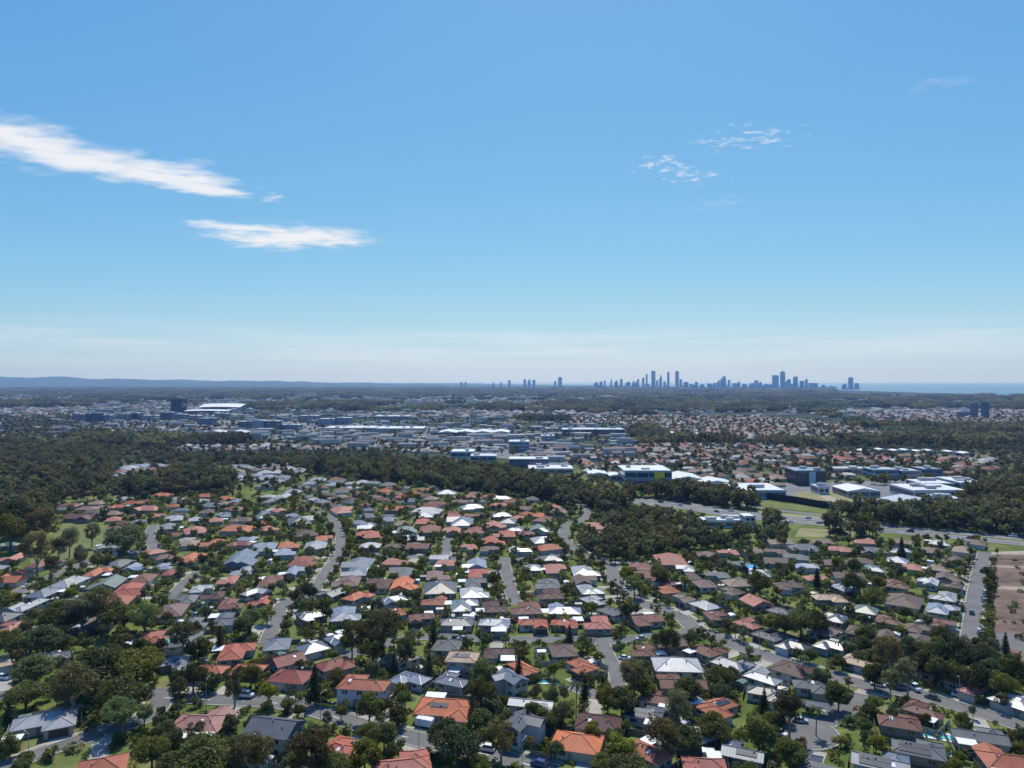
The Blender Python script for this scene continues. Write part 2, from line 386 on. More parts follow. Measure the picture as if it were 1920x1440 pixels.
for i in range(91):
    px = -300 + i * 16
    y = 707 + 9.6 * max(0, px) / 600 + 0.8 * math.sin(i * 0.9) + 0.5 * math.sin(i * 2.3)
    y -= 3.0 * math.exp(-((px - 105) / 22) ** 2) + 2.8 * math.exp(-((px - 508) / 14) ** 2)
    hp.append((px, max(-1.0, HC + (HY - y) / F * 16000)))
hill_ridge('hills', hp, 16000, 2200, 'low wooded hills along the left horizon')
hill_ridge('hills', [(px, max(2.0, HC + (HY - (703 + 9 * (px + 300) / 500 + math.sin(px * 0.05))) / F * 26000)) for px in range(-400, 260, 20)], 26000, 3000, 'pale farther hills at the far left horizon')

# ------------------------------------------------------------------ roads
ROADS = []
def catmull(pts, n=6):
    P = [pts[0] * 2 - pts[1]] + pts + [pts[-1] * 2 - pts[-2]]
    out = []
    for i in range(1, len(P) - 2):
        for k in range(n):
            t = k / n; p0, p1, p2, p3 = P[i - 1], P[i], P[i + 1], P[i + 2]
            out.append(0.5 * ((2 * p1) + (p2 - p0) * t + (2 * p0 - 5 * p1 + 4 * p2 - p3) * t * t + (3 * p1 - p0 - 3 * p2 + p3) * t ** 3))
    out.append(pts[-1]); return out
def ribbon_edges(line, off):
    res = []
    for i, p in enumerate(line):
        a = line[max(0, i - 1)]; b = line[min(len(line) - 1, i + 1)]
        d = (b - a).normalized(); n = Vector((-d.y, d.x, 0)); res.append(p + n * off)
    return res
def strip(mb, line, o0, o1, z, m=0):
    A, B = ribbon_edges(line, o0), ribbon_edges(line, o1)
    for i in range(len(line) - 1):
        mb.face([(A[i].x, A[i].y, z), (B[i].x, B[i].y, z), (B[i + 1].x, B[i + 1].y, z), (A[i + 1].x, A[i + 1].y, z)][::-1], m)
def road(phrase, pix, w, material='asphalt', kerb=True, name='road'):
    line = catmull([at(*p) for p in pix])
    ROADS.append(dict(phrase=phrase, line=line, w=w, m=material, kerb=kerb, name=name, z=0.03 + 0.006 * len(ROADS)))
road('the corner street', [(-40, 1462), (40, 1427), (120, 1398), (200, 1372), (262, 1352), (293, 1332), (302, 1311), (300, 1290)], 6.1)
road('the lower street', [(296, 1308), (400, 1312), (513, 1318), (588, 1332), (650, 1352), (700, 1367), (800, 1391), (885, 1409), (950, 1423), (1040, 1448)], 6.6)
road('the middle street', [(640, 1232), (700, 1216), (765, 1197), (830, 1195), (960, 1200), (1060, 1199), (1128, 1203), (1200, 1197), (1262, 1192), (1304, 1181)], 6.1)
road('the hooked lane', [(1127, 1203), (1141, 1234), (1158, 1268), (1152, 1294), (1122, 1303), (1094, 1296), (1068, 1283)], 5.3)
road('the diagonal avenue', [(1056, 1012), (1090, 1038), (1140, 1057), (1152, 1086), (1171, 1107), (1186, 1123), (1215, 1135), (1250, 1147), (1280, 1160), (1305, 1182), (1338, 1194), (1369, 1207), (1411, 1222), (1473, 1242), (1520, 1256), (1582, 1274), (1645, 1290), (1707, 1300), (1749, 1310), (1791, 1324), (1853, 1341), (1916, 1364), (1990, 1392)], 7.0)
road('the bend road', [(1040, 925), (1068, 940), (1090, 948), (1104, 962), (1096, 974), (1064, 985), (1056, 1012)], 7.0)
road('the cul-de-sac', [(1640, 1293), (1590, 1325), (1551, 1353), (1508, 1371)], 6.1)
road('the straight street', [(943, 1046), (950, 1075), (957, 1105), (967, 1135)], 5.7)
road('the cross street', [(700, 1041), (780, 1044), (860, 1047), (943, 1048), (1005, 1047), (1090, 1038)], 6.1)
road('the short side street', [(842, 1003), (838, 1020), (833, 1046)], 5.7)
road('the winding street', [(560, 950), (600, 960), (626, 978), (636, 1002), (639, 1027), (630, 1050), (611, 1071), (599, 1092), (586, 1111), (556, 1124), (528, 1136), (520, 1165), (508, 1186), (500, 1206)], 5.7)
road('the cross street', [(632, 1047), (665, 1042), (700, 1041)], 5.7)
road('the parkside street', [(-60, 1148), (-10, 1128), (42, 1107), (80, 1090), (117, 1073), (158, 1057), (185, 1044), (240, 1037), (288, 1030), (279, 1009), (288, 984)], 6.1)
road('the back lane', [(318, 1124), (333, 1107), (350, 1090), (372, 1072)], 5.3)
road('the street by the bare earth', [(1848, 1036), (1845, 1044), (1837, 1073), (1829, 1119), (1825, 1159), (1818, 1212)], 6.6)
road('the left edge street', [(-60, 1318), (24, 1300)], 6.1)
road('the motorway', [(980, 905), (1090, 922), (1182, 940), (1286, 952), (1348, 963), (1411, 970), (1473, 977), (1536, 982), (1600, 989), (1678, 997), (1766, 1005), (1850, 1013), (1980, 1026)], 13.0, 'motorway', False, 'motorway')
road('the motorway', [(1000, 900), (1190, 934), (1290, 946), (1350, 956), (1411, 963.5), (1473, 970), (1536, 974.5), (1600, 981), (1678, 989), (1766, 997), (1850, 1004), (1980, 1016)], 12.0, 'motorway', False, 'motorway')
road('the slip road', [(1350, 938), (1409, 949), (1452, 956), (1536, 966), (1640, 976)], 8.0, 'motorway', False, 'slip_road')
road('the business road', [(830, 872), (900, 862), (930, 850), (955, 838), (1000, 828)], 12.0, 'asphalt', False)

BULB = at(1502, 1373)
def near_road(p, skip=None, pad=0.0):
    for i, r in enumerate(ROADS):
        if i == skip: continue
        for q in r['line']:
            if (q.x - p.x) ** 2 + (q.y - p.y) ** 2 < (r['w'] / 2 + pad) ** 2: return i
    return None
def dense(line, step):
    out = [line[0]]
    for a, b in zip(line, line[1:]):
        n = max(1, int((b - a).length / step))
        out += [a.lerp(b, (k + 1) / n) for k in range(n)]
    return out
for r in ROADS: r['line'] = dense(r['line'], 3.0)
for i, r in enumerate(ROADS):
    mb = MB(); strip(mb, r['line'], -r['w'] / 2, r['w'] / 2, r['z'])
    ro = mb.build(r['name'], M[r['m']]); tag(ro, 'grey asphalt of ' + r['phrase'], kind='structure')
    r['obj'] = ro
    if r['kerb']:
        for s in (-1, 1):
            line = r['line']; e0 = ribbon_edges(line, s * (r['w'] / 2)); e1 = ribbon_edges(line, s * (r['w'] / 2 + 0.45))
            kb = MB()
            for k in range(len(line) - 1):
                mid = (e0[k] + e0[k + 1]) / 2
                if near_road(mid, i, 0.6) is not None: continue
                if r['phrase'] == 'the cul-de-sac' and (mid - BULB).length < 10.5: continue
                a, b_, c, d = e0[k], e0[k + 1], e1[k + 1], e1[k]
                z0, z1 = r['z'] - 0.02, r['z'] + 0.13
                kb.face([(a.x, a.y, z1), (b_.x, b_.y, z1), (c.x, c.y, z1), (d.x, d.y, z1)])
                kb.face([(a.x, a.y, z0), (b_.x, b_.y, z0), (b_.x, b_.y, z1), (a.x, a.y, z1)])
                kb.face([(d.x, d.y, z0), (c.x, c.y, z0), (c.x, c.y, z1), (d.x, d.y, z1)])
            if kb.f: kb.build('kerb', M['kerb'], ro)
# turning circle at the end of the cul-de-sac, with its kerb
mb = MB(); mb.face([(BULB.x + 10 * math.cos(t), BULB.y + 10 * math.sin(t), 0.17) for t in [6.28318 * k / 40 for k in range(40)]])
tag(mb.build('turning_circle', M['asphalt']), 'round asphalt end of the cul-de-sac', kind='structure')
kb = MB()
for k in range(40):
    a0, a1 = 6.28318 * k / 40, 6.28318 * (k + 1) / 40
    q = Vector((BULB.x + 10 * math.cos(a0), BULB.y + 10 * math.sin(a0), 0))
    if near_road(q, None, 0.5) is not None: continue
    P_ = [(BULB.x + rr * math.cos(t), BULB.y + rr * math.sin(t), 0.29) for rr, t in ((10, a0), (10.45, a0), (10.45, a1), (10, a1))]
    kb.face(P_)
    kb.face([(P_[1][0], P_[1][1], 0), (P_[2][0], P_[2][1], 0), P_[2], P_[1]]); kb.face([(P_[0][0], P_[0][1], 0), (P_[3][0], P_[3][1], 0), P_[3], P_[0]])
tag(kb.build('kerb', M['kerb']), 'concrete kerb round the end of the cul-de-sac', kind='structure')
# painted lines
def dashes(r, length, gap, offs, width=0.14):
    line = dense(r['line'], 1.0)
    for o in offs:
        k = 2
        while k + length < len(line):
            seg = line[k:k + length + 1]; mb = MB(); strip(mb, seg, o - width / 2, o + width / 2, r['z'] + 0.006)
            mb.build('lane_dash', M['line'], r['obj']); k += length + gap
def lines(r, offs, width=0.2):
    for o in offs:
        mb = MB(); strip(mb, r['line'], o - width / 2, o + width / 2, r['z'] + 0.006); mb.build('edge_line', M['line'], r['obj'])
dashes(ROADS[1], 3, 7, [0.0], 0.22)
for i in (16, 17):
    lines(ROADS[i], [-ROADS[i]['w'] / 2 + 1.0, ROADS[i]['w'] / 2 - 1.0], 0.25)
    dashes(ROADS[i], 4, 16, [-1.9, 1.9], 0.25)
# pale threshold where the cul-de-sac meets the avenue
a, b_ = at(1612, 1293), at(1668, 1307)
c_ = at(1655, 1312); d_ = at(1600, 1299)
sheet('paved_threshold', [(a.x, a.y), (b_.x, b_.y), (c_.x, c_.y), (d_.x, d_.y)], 0.19, M['concrete'], label='pale paved threshold at the mouth of the cul-de-sac')
def foot(r, off, w=1.3):
    mb = MB(); segs = dense(r['line'], 3.0)
    A = [p for p in segs]
    run = []
    def flush():
        if len(run) > 2: strip(mb, run, off - w / 2, off + w / 2, 0.02)
    for p, e in zip(A, ribbon_edges(A, off)):
        if near_road(e, ROADS.index(r), 0.3) is None: run.append(p)
        else: flush(); run.clear()
    flush()
    tag(mb.build('footpath', M['concrete']), 'narrow concrete footpath along ' + r['phrase'], kind='structure')
foot(ROADS[4], 5.6); foot(ROADS[7], -4.8); foot(ROADS[0], 5.0); foot(ROADS[1], 5.2); foot(ROADS[10], -4.7); foot(ROADS[14], -5.2)

def patch(name, pix, material, z, label): return sheet(name, [(p.x, p.y) for p in [at(*q) for q in pix]], z, M[material], label=label)
patch('lawn', [(385, 1335), (520, 1338), (560, 1352), (450, 1352)], 'grass', 0.008, 'green lawn below the lower street')
patch('lawn', [(0, 1425), (0, 1400), (110, 1372), (190, 1362), (198, 1368), (110, 1396)], 'grass', 0.008, 'green verge above the corner street')
patch('lawn', [(30, 1450), (130, 1406), (215, 1376), (240, 1390), (150, 1440)], 'grass', 0.008, 'green verge below the corner street')
patch('lawn', [(1545, 1262), (1612, 1290), (1605, 1300), (1570, 1330), (1540, 1330), (1570, 1300)], 'grass', 0.008, 'bright lawn in the corner of the avenue and cul-de-sac')
patch('lawn', [(1600, 1340), (1640, 1312), (1670, 1310), (1640, 1345), (1590, 1378)], 'grass', 0.008, 'bright lawn on the lower side of the cul-de-sac')
patch('lawn', [(925, 1062), (938, 1062), (948, 1110), (925, 1115)], 'grass', 0.008, 'bright verge on the left of the straight street')
patch('lawn', [(955, 1060), (972, 1062), (978, 1105), (962, 1110)], 'grass', 0.008, 'bright verge on the right of the straight street')
patch('park', [(60, 1065), (190, 1035), (200, 985), (120, 982), (100, 1010), (50, 1030)], 'grass', 0.006, 'grassy park with scattered trees at the left')
patch('lawn', [(1410, 1205), (1460, 1205), (1470, 1222), (1425, 1222)], 'grass', 0.008, 'square bright lawn above the diagonal avenue')
patch('lawn', [(1100, 1262), (1140, 1255), (1150, 1283), (1105, 1290)], 'grass', 0.008, 'green corner lawn inside the hooked lane')
patch('forecourt', [(728, 1290), (772, 1298), (752, 1322), (722, 1358), (700, 1350), (716, 1325)], 'concrete', 0.010, 'pale concrete drive beside the tall white house')
patch('bare_ground', [(1862, 1035), (1990, 1035), (2080, 1300), (1900, 1240), (1852, 1210)], 'earth', 0.010, 'brown bare earth building site')
patch('graded_track', [(1861, 1060), (1990, 1064), (1990, 1069), (1860, 1063)], 'pale_earth', 0.016, 'upper pale track across the bare earth')
patch('graded_track', [(1858, 1098), (2000, 1104), (2000, 1111), (1857, 1104)], 'pale_earth', 0.016, 'lower pale track across the bare earth')
patch('graded_track', [(1858, 1035), (1990, 1030), (1990, 1040), (1858, 1040)], 'pale_earth', 0.016, 'pale track along the top of the bare earth')
patch('bare_ground', [(1850, 1185), (1960, 1190), (2000, 1225), (1920, 1222), (1850, 1205)], 'asphalt', 0.016, 'grey graded strip at the foot of the bare earth')
for k, (y0, y1) in enumerate(((1044, 1051), (1052, 1057), (1068, 1078), (1080, 1092), (1110, 1124), (1128, 1143), (1148, 1163), (1168, 1182))):
    a_, b_ = at(1868 - 0.05 * (y0 - 1040), y1), at(1990, y0); mb = MB(); n_ = 14
    for i in range(n_):
        for j, (v0, v1, z0, z1) in enumerate(((0, .25, 0, 1), (.25, .75, 1, 1.1), (.75, 1, 1.1, 0))):
            q = []
            for (ii, v, z) in ((i, v0, z0), (i + 1, v0, z0), (i + 1, v1, z1), (i, v1, z1)):
                x = a_.x + (b_.x + 12 - a_.x) * ii / n_; wob = 0.55 + 0.35 * math.sin(ii * 1.7 + k * 2.1) + 0.2 * math.sin(ii * 3.1 + k)
                end = 0.0 if ii in (0, n_) else 1.0
                q.append((x + 1.2 * math.sin(v * 5 + ii), a_.y + (b_.y - a_.y) * v + 1.0 * math.sin(ii * 1.3 + k), 0.012 + z * wob * end * 0.9))
            mb.face(q)
    tag(mb.build('earth_bench', M['earth' if k % 3 else 'earth_dark']), 'low heaped row of brown soil on the bare earth site', kind='structure')
patch('embankment', [(1385, 931), (1440, 939), (1500, 951), (1560, 958), (1500, 957), (1440, 950), (1392, 940)], 'grass', 0.03, 'bright green bank beside the noise barrier')
patch('verge', [(1420, 958), (1560, 970), (1640, 978), (1560, 974), (1430, 964)], 'dry_grass', 0.012, 'dry grass between slip road and motorway')
patch('paddock', [(1490, 922), (1600, 918), (1610, 930), (1690, 940), (1685, 955), (1600, 953), (1500, 941)], 'dry_grass', 0.012, 'dry vacant block behind the noise barrier')
patch('yard', [(1600, 935), (1690, 938), (1690, 955), (1620, 953)], 'motorway', 0.020, 'grey hardstand yard behind the noise barrier')
patch('track', [(1530, 926), (1548, 924), (1590, 951), (1575, 952)], 'pale_earth', 0.024, 'pale dirt track over the vacant block')
patch('reserve', [(1500, 990), (1600, 995), (1600, 1008), (1490, 1006)], 'dry_grass', 0.012, 'strip of dry grass beside the motorway')
patch('oval', [(955, 784), (1020, 783), (1020, 792), (950, 793)], 'grass', 0.4, 'green playing field beyond the business park')
patch('hardstand', [(1378, 915), (1480, 905), (1560, 903), (1700, 900), (1860, 905), (1815, 940), (1790, 962), (1690, 960), (1480, 938), (1390, 928)], 'motorway', 0.006, 'grey hardstand around the showrooms beyond the motorway')
patch('car_park', [(140, 800), (340, 786), (640, 792), (800, 800), (1000, 812), (1090, 845), (1060, 878), (950, 860), (850, 850), (640, 824), (300, 817)], 'motorway', 0.03, 'pale streets and car parks of the business district')
patch('car_park', [(620, 815), (900, 820), (1000, 828), (960, 845), (830, 850), (640, 830)], 'asphalt', 0.05, 'car parks between the commercial roofs')

# a raster of what is taken, to keep plants off roads and houses
GX0, GY0, GW, GH = -900, 150, 1800, 1000
occ = np.zeros((GH, GW), bool); occr = np.zeros((GH, GW), bool)
def mark(x, y, r, grid=None):
    g = occ if grid is None else grid
    i0, i1 = int(y - r - GY0), int(y + r - GY0) + 1; j0, j1 = int(x - r - GX0), int(x + r - GX0) + 1
    i0, j0 = max(0, i0), max(0, j0); i1, j1 = min(GH, i1), min(GW, j1)
    if i1 <= i0 or j1 <= j0: return
    yy, xx = np.mgrid[i0:i1, j0:j1]
    g[i0:i1, j0:j1] |= ((xx + GX0 + .5 - x) ** 2 + (yy + GY0 + .5 - y) ** 2) < r * r
def taken(x, y, g=None):
    g = occ if g is None else g
    i, j = int(y - GY0), int(x - GX0)
    return not (0 <= i < GH and 0 <= j < GW) or g[i, j]
for r in ROADS:
    for p in r['line']: mark(p.x, p.y, r['w'] / 2 + 1.2); mark(p.x, p.y, r['w'] / 2 + 0.6, occr)
mark(BULB.x, BULB.y, 11.5); mark(BULB.x, BULB.y, 11, occr)
def inpoly(px, py, poly):
    c = False; n = len(poly)
    for i in range(n):
        (x1, y1), (x2, y2) = poly[i], poly[(i + 1) % n]
        if (y1 > py) != (y2 > py) and px < (x2 - x1) * (py - y1) / (y2 - y1) + x1: c = not c
    return c

# ------------------------------------------------------------------ houses
HOUSES = """
83 1347 122 light grey|gr28
192 1430 92 terracotta|r24
378 1345 98 pink|r-4
15 1233 44 cream
100 1230 40 slate
288 1190 62 terracotta
325 1246 92 blue-grey|s
455 1214 86 red-orange|w
510 1197 84 blue-grey
404 1251 64 orange
474 1244 66 orange
526 1234 60 red
546 1261 82 red
632 1241 80 red
688 1273 98 terracotta|2r-8
578 1212 46 blue-grey
515 1357 98 slate|2r-12
642 1395 76 red-orange
752 1424 118 pinkish red|r12
772 1268 84 pale blue-grey
850 1262 78 blue-grey
866 1231 62 cream|2s
840 1205 42 grey
936 1222 56 maroon
970 1247 78 orange|w
1078 1251 76 orange
1062 1223 62 brown
962 1272 54 blue-grey|2
984 1309 112 white|r-12
833 1324 118 bright orange|swr-8
980 1352 70 slate|2r65
1082 1384 100 bright orange|r-16
1136 1344 108 maroon|r-14
1208 1406 92 terracotta|r-48
1200 1327 92 slate|Ser-22
1231 1304 76 red-brown|er-24
1352 1320 94 orange|sw
1264 1241 108 white|r-4
1276 1268 92 red-brown|r-3
1209 1216 50 red-brown
1328 1213 60 red-brown|w
1376 1238 76 light grey
1452 1266 104 off-white
1445 1300 84 dark grey|r-25
1518 1282 88 grey|r-14
1382 1397 84 blue-grey|sr-24
1324 1430 84 pinkish red|er-8
1318 1371 44 off-white
1486 1218 38 dark grey
1545 1212 80 slate|e
1600 1229 78 cream
1728 1256 50 brown
1796 1282 94 coral|w
1900 1313 84 white
1690 1343 78 red-brown|r-22
1742 1330 48 red-brown|e
1826 1368 128 grey|wr-20
1712 1397 118 grey|Sr-26
1655 1414 140 blue-grey|Ser-28
1548 1428 100 slate|Sr-30
1885 1412 120 terracotta|wr-14
1908 1247 40 dark grey
20 1043 42 coral
14 1019 38 green
38 1077 66 orange
180 1071 50 orange|e
128 1089 78 off-white
86 1107 72 blue-grey|e
44 1132 92 light grey
18 1149 48 dark grey
16 1166 44 coral
82 1178 58 dusty pink
190 1160 46 tan
222 1054 44 grey
252 1060 34 pale blue-grey
250 1098 78 red-orange
276 1081 62 red-brown
335 1069 60 red
322 1058 50 pale blue-grey
354 1046 62 orange
290 1031 34 coral
155 967 62 maroon
221 948 28 red-orange
276 952 54 coral
112 953 30 grey
206 961 38 tan
266 976 34 grey
316 985 44 grey-green
366 992 56 coral
398 1015 44 orange
324 1136 88 dusty pink
352 1121 58 grey
388 1112 44 maroon
392 1097 50 white
382 1161 56 grey
447 990 62 orange
505 988 38 coral
403 973 24 coral
456 972 44 brown
492 966 42 grey-green
526 955 36 coral
566 974 70 dark grey
640 955 66 coral
576 997 48 maroon
450 1017 46 dull red
496 1023 54 pale blue-grey
541 1019 46 orange
592 1020 46 light grey
456 1046 96 blue-grey
568 1052 60 red
552 1067 62 pale blue-grey
450 1069 62 light grey
422 1084 78 coral
514 1085 76 red-brown|w
482 1106 72 white
440 1126 54 dull red
486 1122 42 red-orange
416 1157 68 slate
688 984 46 pale blue-grey
690 1000 52 red-orange
696 1020 38 white
736 1022 38 brown
766 991 42 grey-green
746 1050 56 coral
752 1070 48 grey
672 1052 52 blue-grey
664 1069 52 blue-grey
652 1086 56 dusty pink
706 1090 48 maroon
760 1092 46 bright orange
672 1114 52 orange
740 1121 56 blue-grey
620 1107 34 grey-green
588 1147 64 slate|r35
645 1146 70 pale blue-grey|w
744 1146 34 orange
790 1153 58 red-brown|e
850 1159 74 slate
926 1165 62 pale blue-grey|e
876 1131 60 blue-grey
814 1123 42 terracotta
826 1098 62 dark grey
890 1106 60 white
894 1088 56 grey
890 1057 56 pale blue-grey
896 1071 52 red-orange
822 1075 44 dusty pink
836 1052 30 coral
784 1022 46 red-brown
882 1023 32 coral
920 1027 42 brown
976 1028 46 white
1028 1025 62 red-orange
1016 1010 42 light grey
845 992 38 coral
886 992 42 red
946 998 42 red-orange
966 989 32 blue-grey
1012 989 38 grey-green
806 990 46 dull red
846 965 36 terracotta
886 965 32 red-brown
862 976 50 blue-grey
800 956 56 light grey
886 949 46 pale blue-grey
972 968 28 coral
1022 971 46 dull red
1048 956 38 dusty pink
1118 984 40 coral
1116 1000 42 red
1146 961 42 maroon
982 951 32 maroon
998 1061 32 pale blue-grey
1042 1063 46 coral
1096 1067 50 off-white
1098 1084 46 brown
1026 1093 60 grey
1030 1107 60 maroon
1108 1102 52 light grey
1116 1120 56 off-white
1056 1138 62 pale blue-grey
924 1133 52 maroon|e
988 1136 62 red-brown|e
1004 1165 56 red-orange|w
1056 1165 46 red-orange
1116 1167 62 pinkish red|w
1150 1140 48 grey
1200 1060 42 dull red
1258 1047 58 coral
1214 1075 44 dull red
1240 1086 46 dull red|e
1252 1101 38 orange
1286 1065 38 light grey
1298 1076 56 brown
1342 1075 46 grey
1322 1089 52 dusty pink
1362 1102 58 brown
1282 1118 58 tan
1322 1132 68 white
1352 1149 62 red-brown
1396 1163 66 pinkish red
1440 1184 66 grey
1214 1158 64 red-brown|e
1418 1124 44 coral
1470 1141 54 grey
1366 1033 46 coral
1330 1036 38 brown
1410 1032 42 tan
1450 1031 46 brown
1510 1025 54 slate
1460 1050 52 brown
1508 1058 50 pale blue-grey
1424 1071 38 slate
1482 1095 50 brown
1388 1055 40 grey
1572 1027 46 coral
1636 1030 52 grey
1690 1030 46 slate
1746 1029 50 brown
1806 1028 50 tan
1682 1047 36 pale blue-grey
1786 1047 46 brown
1612 1048 46 brown
1566 1052 46 brown
1640 1062 48 blue-grey
1708 1060 36 coral
1760 1062 46 tan
1534 1082 42 coral
1592 1078 56 brown
1590 1097 56 pale blue-grey
1682 1091 60 red-brown
1748 1088 56 white
1792 1094 46 brown
1556 1118 52 cream
1694 1122 88 brown
1768 1113 66 off-white
1768 1138 74 pale blue-grey
1632 1142 62 grey-green
1672 1157 52 red-brown
1560 1153 46 slate
1736 1169 52 brown
1776 1172 44 red-brown
1556 1177 52 tan
1608 1179 46 brown
1662 1187 52 brown
"""
SUBURB = [(-80, 1470), (-80, 1060), (60, 1067), (200, 1037), (205, 985), (110, 972), (100, 950), (250, 936), (400, 931), (480, 946), (570, 905), (610, 897), (760, 912), (900, 928), (1000, 940), (1100, 962), (1170, 980), (1085, 1010), (1085, 1050), (1180, 1050), (1300, 1036), (1500, 1021), (1852, 1018), (1838, 1215), (1960, 1245), (2010, 1470)]
PARK = [(50, 1068), (195, 1036), (205, 980), (110, 975), (90, 1010), (40, 1030)]
ESTATE = [(1180, 1050), (1300, 1036), (1500, 1021), (1852, 1018), (1838, 1215), (1640, 1230), (1500, 1180), (1350, 1110)]
F3 = [(1085, 1020), (1130, 1016), (1200, 1022), (1330, 1016), (1430, 1010), (1500, 1008), (1505, 1015), (1400, 1025), (1300, 1035), (1180, 1052), (1130, 1060), (1088, 1050)]
F6 = [(1640, 1228), (1800, 1212), (1920, 1235), (1980, 1300), (1880, 1312), (1760, 1272), (1660, 1268)]
GROVES_IN = [[(20, 1190), (110, 1150), (200, 1140), (290, 1170), (285, 1235), (290, 1320), (230, 1345), (60, 1340), (15, 1290)],
             [(330, 1405), (460, 1398), (600, 1398), (690, 1440), (300, 1470)], F6]
def nearest_road(p):
    best = (1e9, None, None, None)
    for r in ROADS:
        L_ = r['line']
        for k in range(0, len(L_) - 1, 2):
            d = (L_[k].x - p.x) ** 2 + (L_[k].y - p.y) ** 2
            if d < best[0]: best = (d, r, L_[k], (L_[min(k + 1, len(L_) - 1)] - L_[max(k - 1, 0)]).normalized())
    return math.sqrt(best[0]), best[1], best[2], best[3]
hs = []
def add_house(px, py, wpx, colour, opts='', hand=True, p=None):
    two = '2' in opts.split('r')[0]
    z = (5.3 if two else 2.8) + 1.0
    if p is None: p = at(px, py, z)
    p = Vector((p.x, p.y, 0))
    dist, r, q, t = nearest_road(p)
    if 'r' in opts.replace('gr', 'r'): ang = R(float(opts.split('r')[-1]))
    elif dist < 48: ang = math.atan2(t.y, t.x)
    else: ang = R(rnd.choice([-12, 0, 8, 90, 80]) + rnd.uniform(-6, 6))
    ang = (ang + math.pi / 2) % math.pi - math.pi / 2
    if abs(ang) > R(60) and dist >= 48: ang -= math.copysign(math.pi / 2, ang)
    D = p.y; W = wpx * D / F
    ratio = rnd.uniform(0.68, 0.9)
    w = W / (abs(math.cos(ang)) + ratio * abs(math.sin(ang)))
    w = min(max(w, 9.5), 30); d = min(max(w * ratio, 9.5), 17.5)
    side = 1 if (q - p).dot(Vector((-math.sin(ang), math.cos(ang), 0))) > 0 else -1
    hs.append(dict(p=p, a=ang, w=w, d=d, c=colour, o=opts.split('r')[0], two=two, side=side, street=r['phrase'], rd=dist, q=q, hand=hand))
for ln in HOUSES.strip().splitlines():
    head, _, o = ln.partition('|'); t = head.split(' ', 3)
    o = o.replace('gr', 'Gr') if o.startswith('gr') else o
    add_house(float(t[0]), float(t[1]), float(t[2]), t[3], o)
def corners(h, pad=0.0):
    ca, sa = math.cos(h['a']), math.sin(h['a']); w, d = h['w'] / 2 + pad, h['d'] / 2 + pad
    return [Vector((h['p'].x + x * ca - y * sa, h['p'].y + x * sa + y * ca, 0)) for x, y in ((-w, -d), (w, -d), (w, d), (-w, d))]
def overlap(h, g, pad):
    if (h['p'] - g['p']).length > (h['w'] + h['d'] + g['w'] + g['d']) / 2.6 + 2: return False
    A, B = corners(h, pad), corners(g, pad)
    for u in (h, g):
        for k in (0, math.pi / 2):
            ax = Vector((math.cos(u['a'] + k), math.sin(u['a'] + k), 0))
            a = [v.dot(ax) for v in A]; b = [v.dot(ax) for v in B]
            if max(a) < min(b) or max(b) < min(a): return False
    return True
for it in range(14):
    any_ = False
    for i in range(len(hs)):
        for j in range(i):
            if overlap(hs[i], hs[j], 0.9):
                any_ = True
                dv = hs[i]['p'] - hs[j]['p']; dv = dv.normalized() if dv.length > 0.1 else Vector((1, 0, 0))
                hs[i]['p'] += dv * 0.5; hs[j]['p'] -= dv * 0.5
                for h in (hs[i], hs[j]):
                    if h['w'] > 10: h['w'] *= 0.965
                    if h['d'] > 8.5: h['d'] *= 0.955
    for h in hs:                                    # keep off the carriageways
        for c in corners(h, 1.0):
            if taken(c.x, c.y, occr) and 155 < c.y < 1100:
                away = h['p'] - nearest_road(c)[2]; away.z = 0
                if away.length > 0.1: h['p'] += away.normalized() * 0.6
                if h['d'] > 8.5: h['d'] *= 0.97
                if h['w'] > 10: h['w'] *= 0.98
                any_ = True
    if not any_: break
PAL_MIX = ['brown', 'red-brown', 'terracotta', 'coral', 'blue-grey', 'grey', 'light grey', 'maroon', 'slate', 'orange', 'pale blue-grey', 'dull red', 'white', 'red-orange', 'tan', 'dusty pink', 'grey-green', 'off-white']
PAL_EST = ['brown', 'brown', 'tan', 'brown', 'grey', 'slate', 'dusty pink', 'red-brown', 'tan', 'light grey', 'pale blue-grey', 'coral', 'off-white']
def fill():
    y = 190.0
    while y < 960:
        x = -0.78 * y
        while x < 0.78 * y:
            p = Vector((x + rnd.uniform(-4, 4), y + rnd.uniform(-3, 3), 0))
            x += 14.0
            px, py = to_px(p.x, p.y, 0)
            if not inpoly(px, py, SUBURB) or inpoly(px, py, PARK) or inpoly(px, py, F3): continue
            if any(inpoly(px, py, g) for g in GROVES_IN) or inpoly(px, py, [(-80, 1480), (-80, 1375), (330, 1325), (340, 1480)]): continue
            if taken(p.x, p.y): continue
            n0 = len(hs)
            add_house(px, py, rnd.uniform(10.5, 16.0) * F / p.y, rnd.choice(PAL_EST if inpoly(px, py, ESTATE) else PAL_MIX), '', False, p)
            h = hs[-1]; h['d'] = min(h['d'], 12.5); h['w'] = min(h['w'], 15.5)
            bad = any(overlap(h, g, 0.7) for g in hs[:-1]) or any(taken(c.x, c.y) for c in corners(h, 0.2))
            if bad: hs.pop()
        y += 12.5
for (x0, y0, x1, y1, n) in ((492, 919, 566, 884, 9), (505, 948, 600, 903, 11), (402, 889, 442, 878, 5), (516, 880, 520, 876, 2)):   # grey terrace rows by the wood
    a_, b_ = at(x0, y0), at(x1, y1)
    for k in range(n):
        p = a_.lerp(b_, (k + 0.5) / n)
        if any((p - g['p']).length < 13 for g in hs): continue
        add_house(0, 0, 15 * F / p.y, 'light grey' if k % 3 else 'grey', 'r%f' % math.degrees(math.atan2((b_ - a_).y, (b_ - a_).x)), False, p)
        hs[-1]['d'] = 10.5
fill()
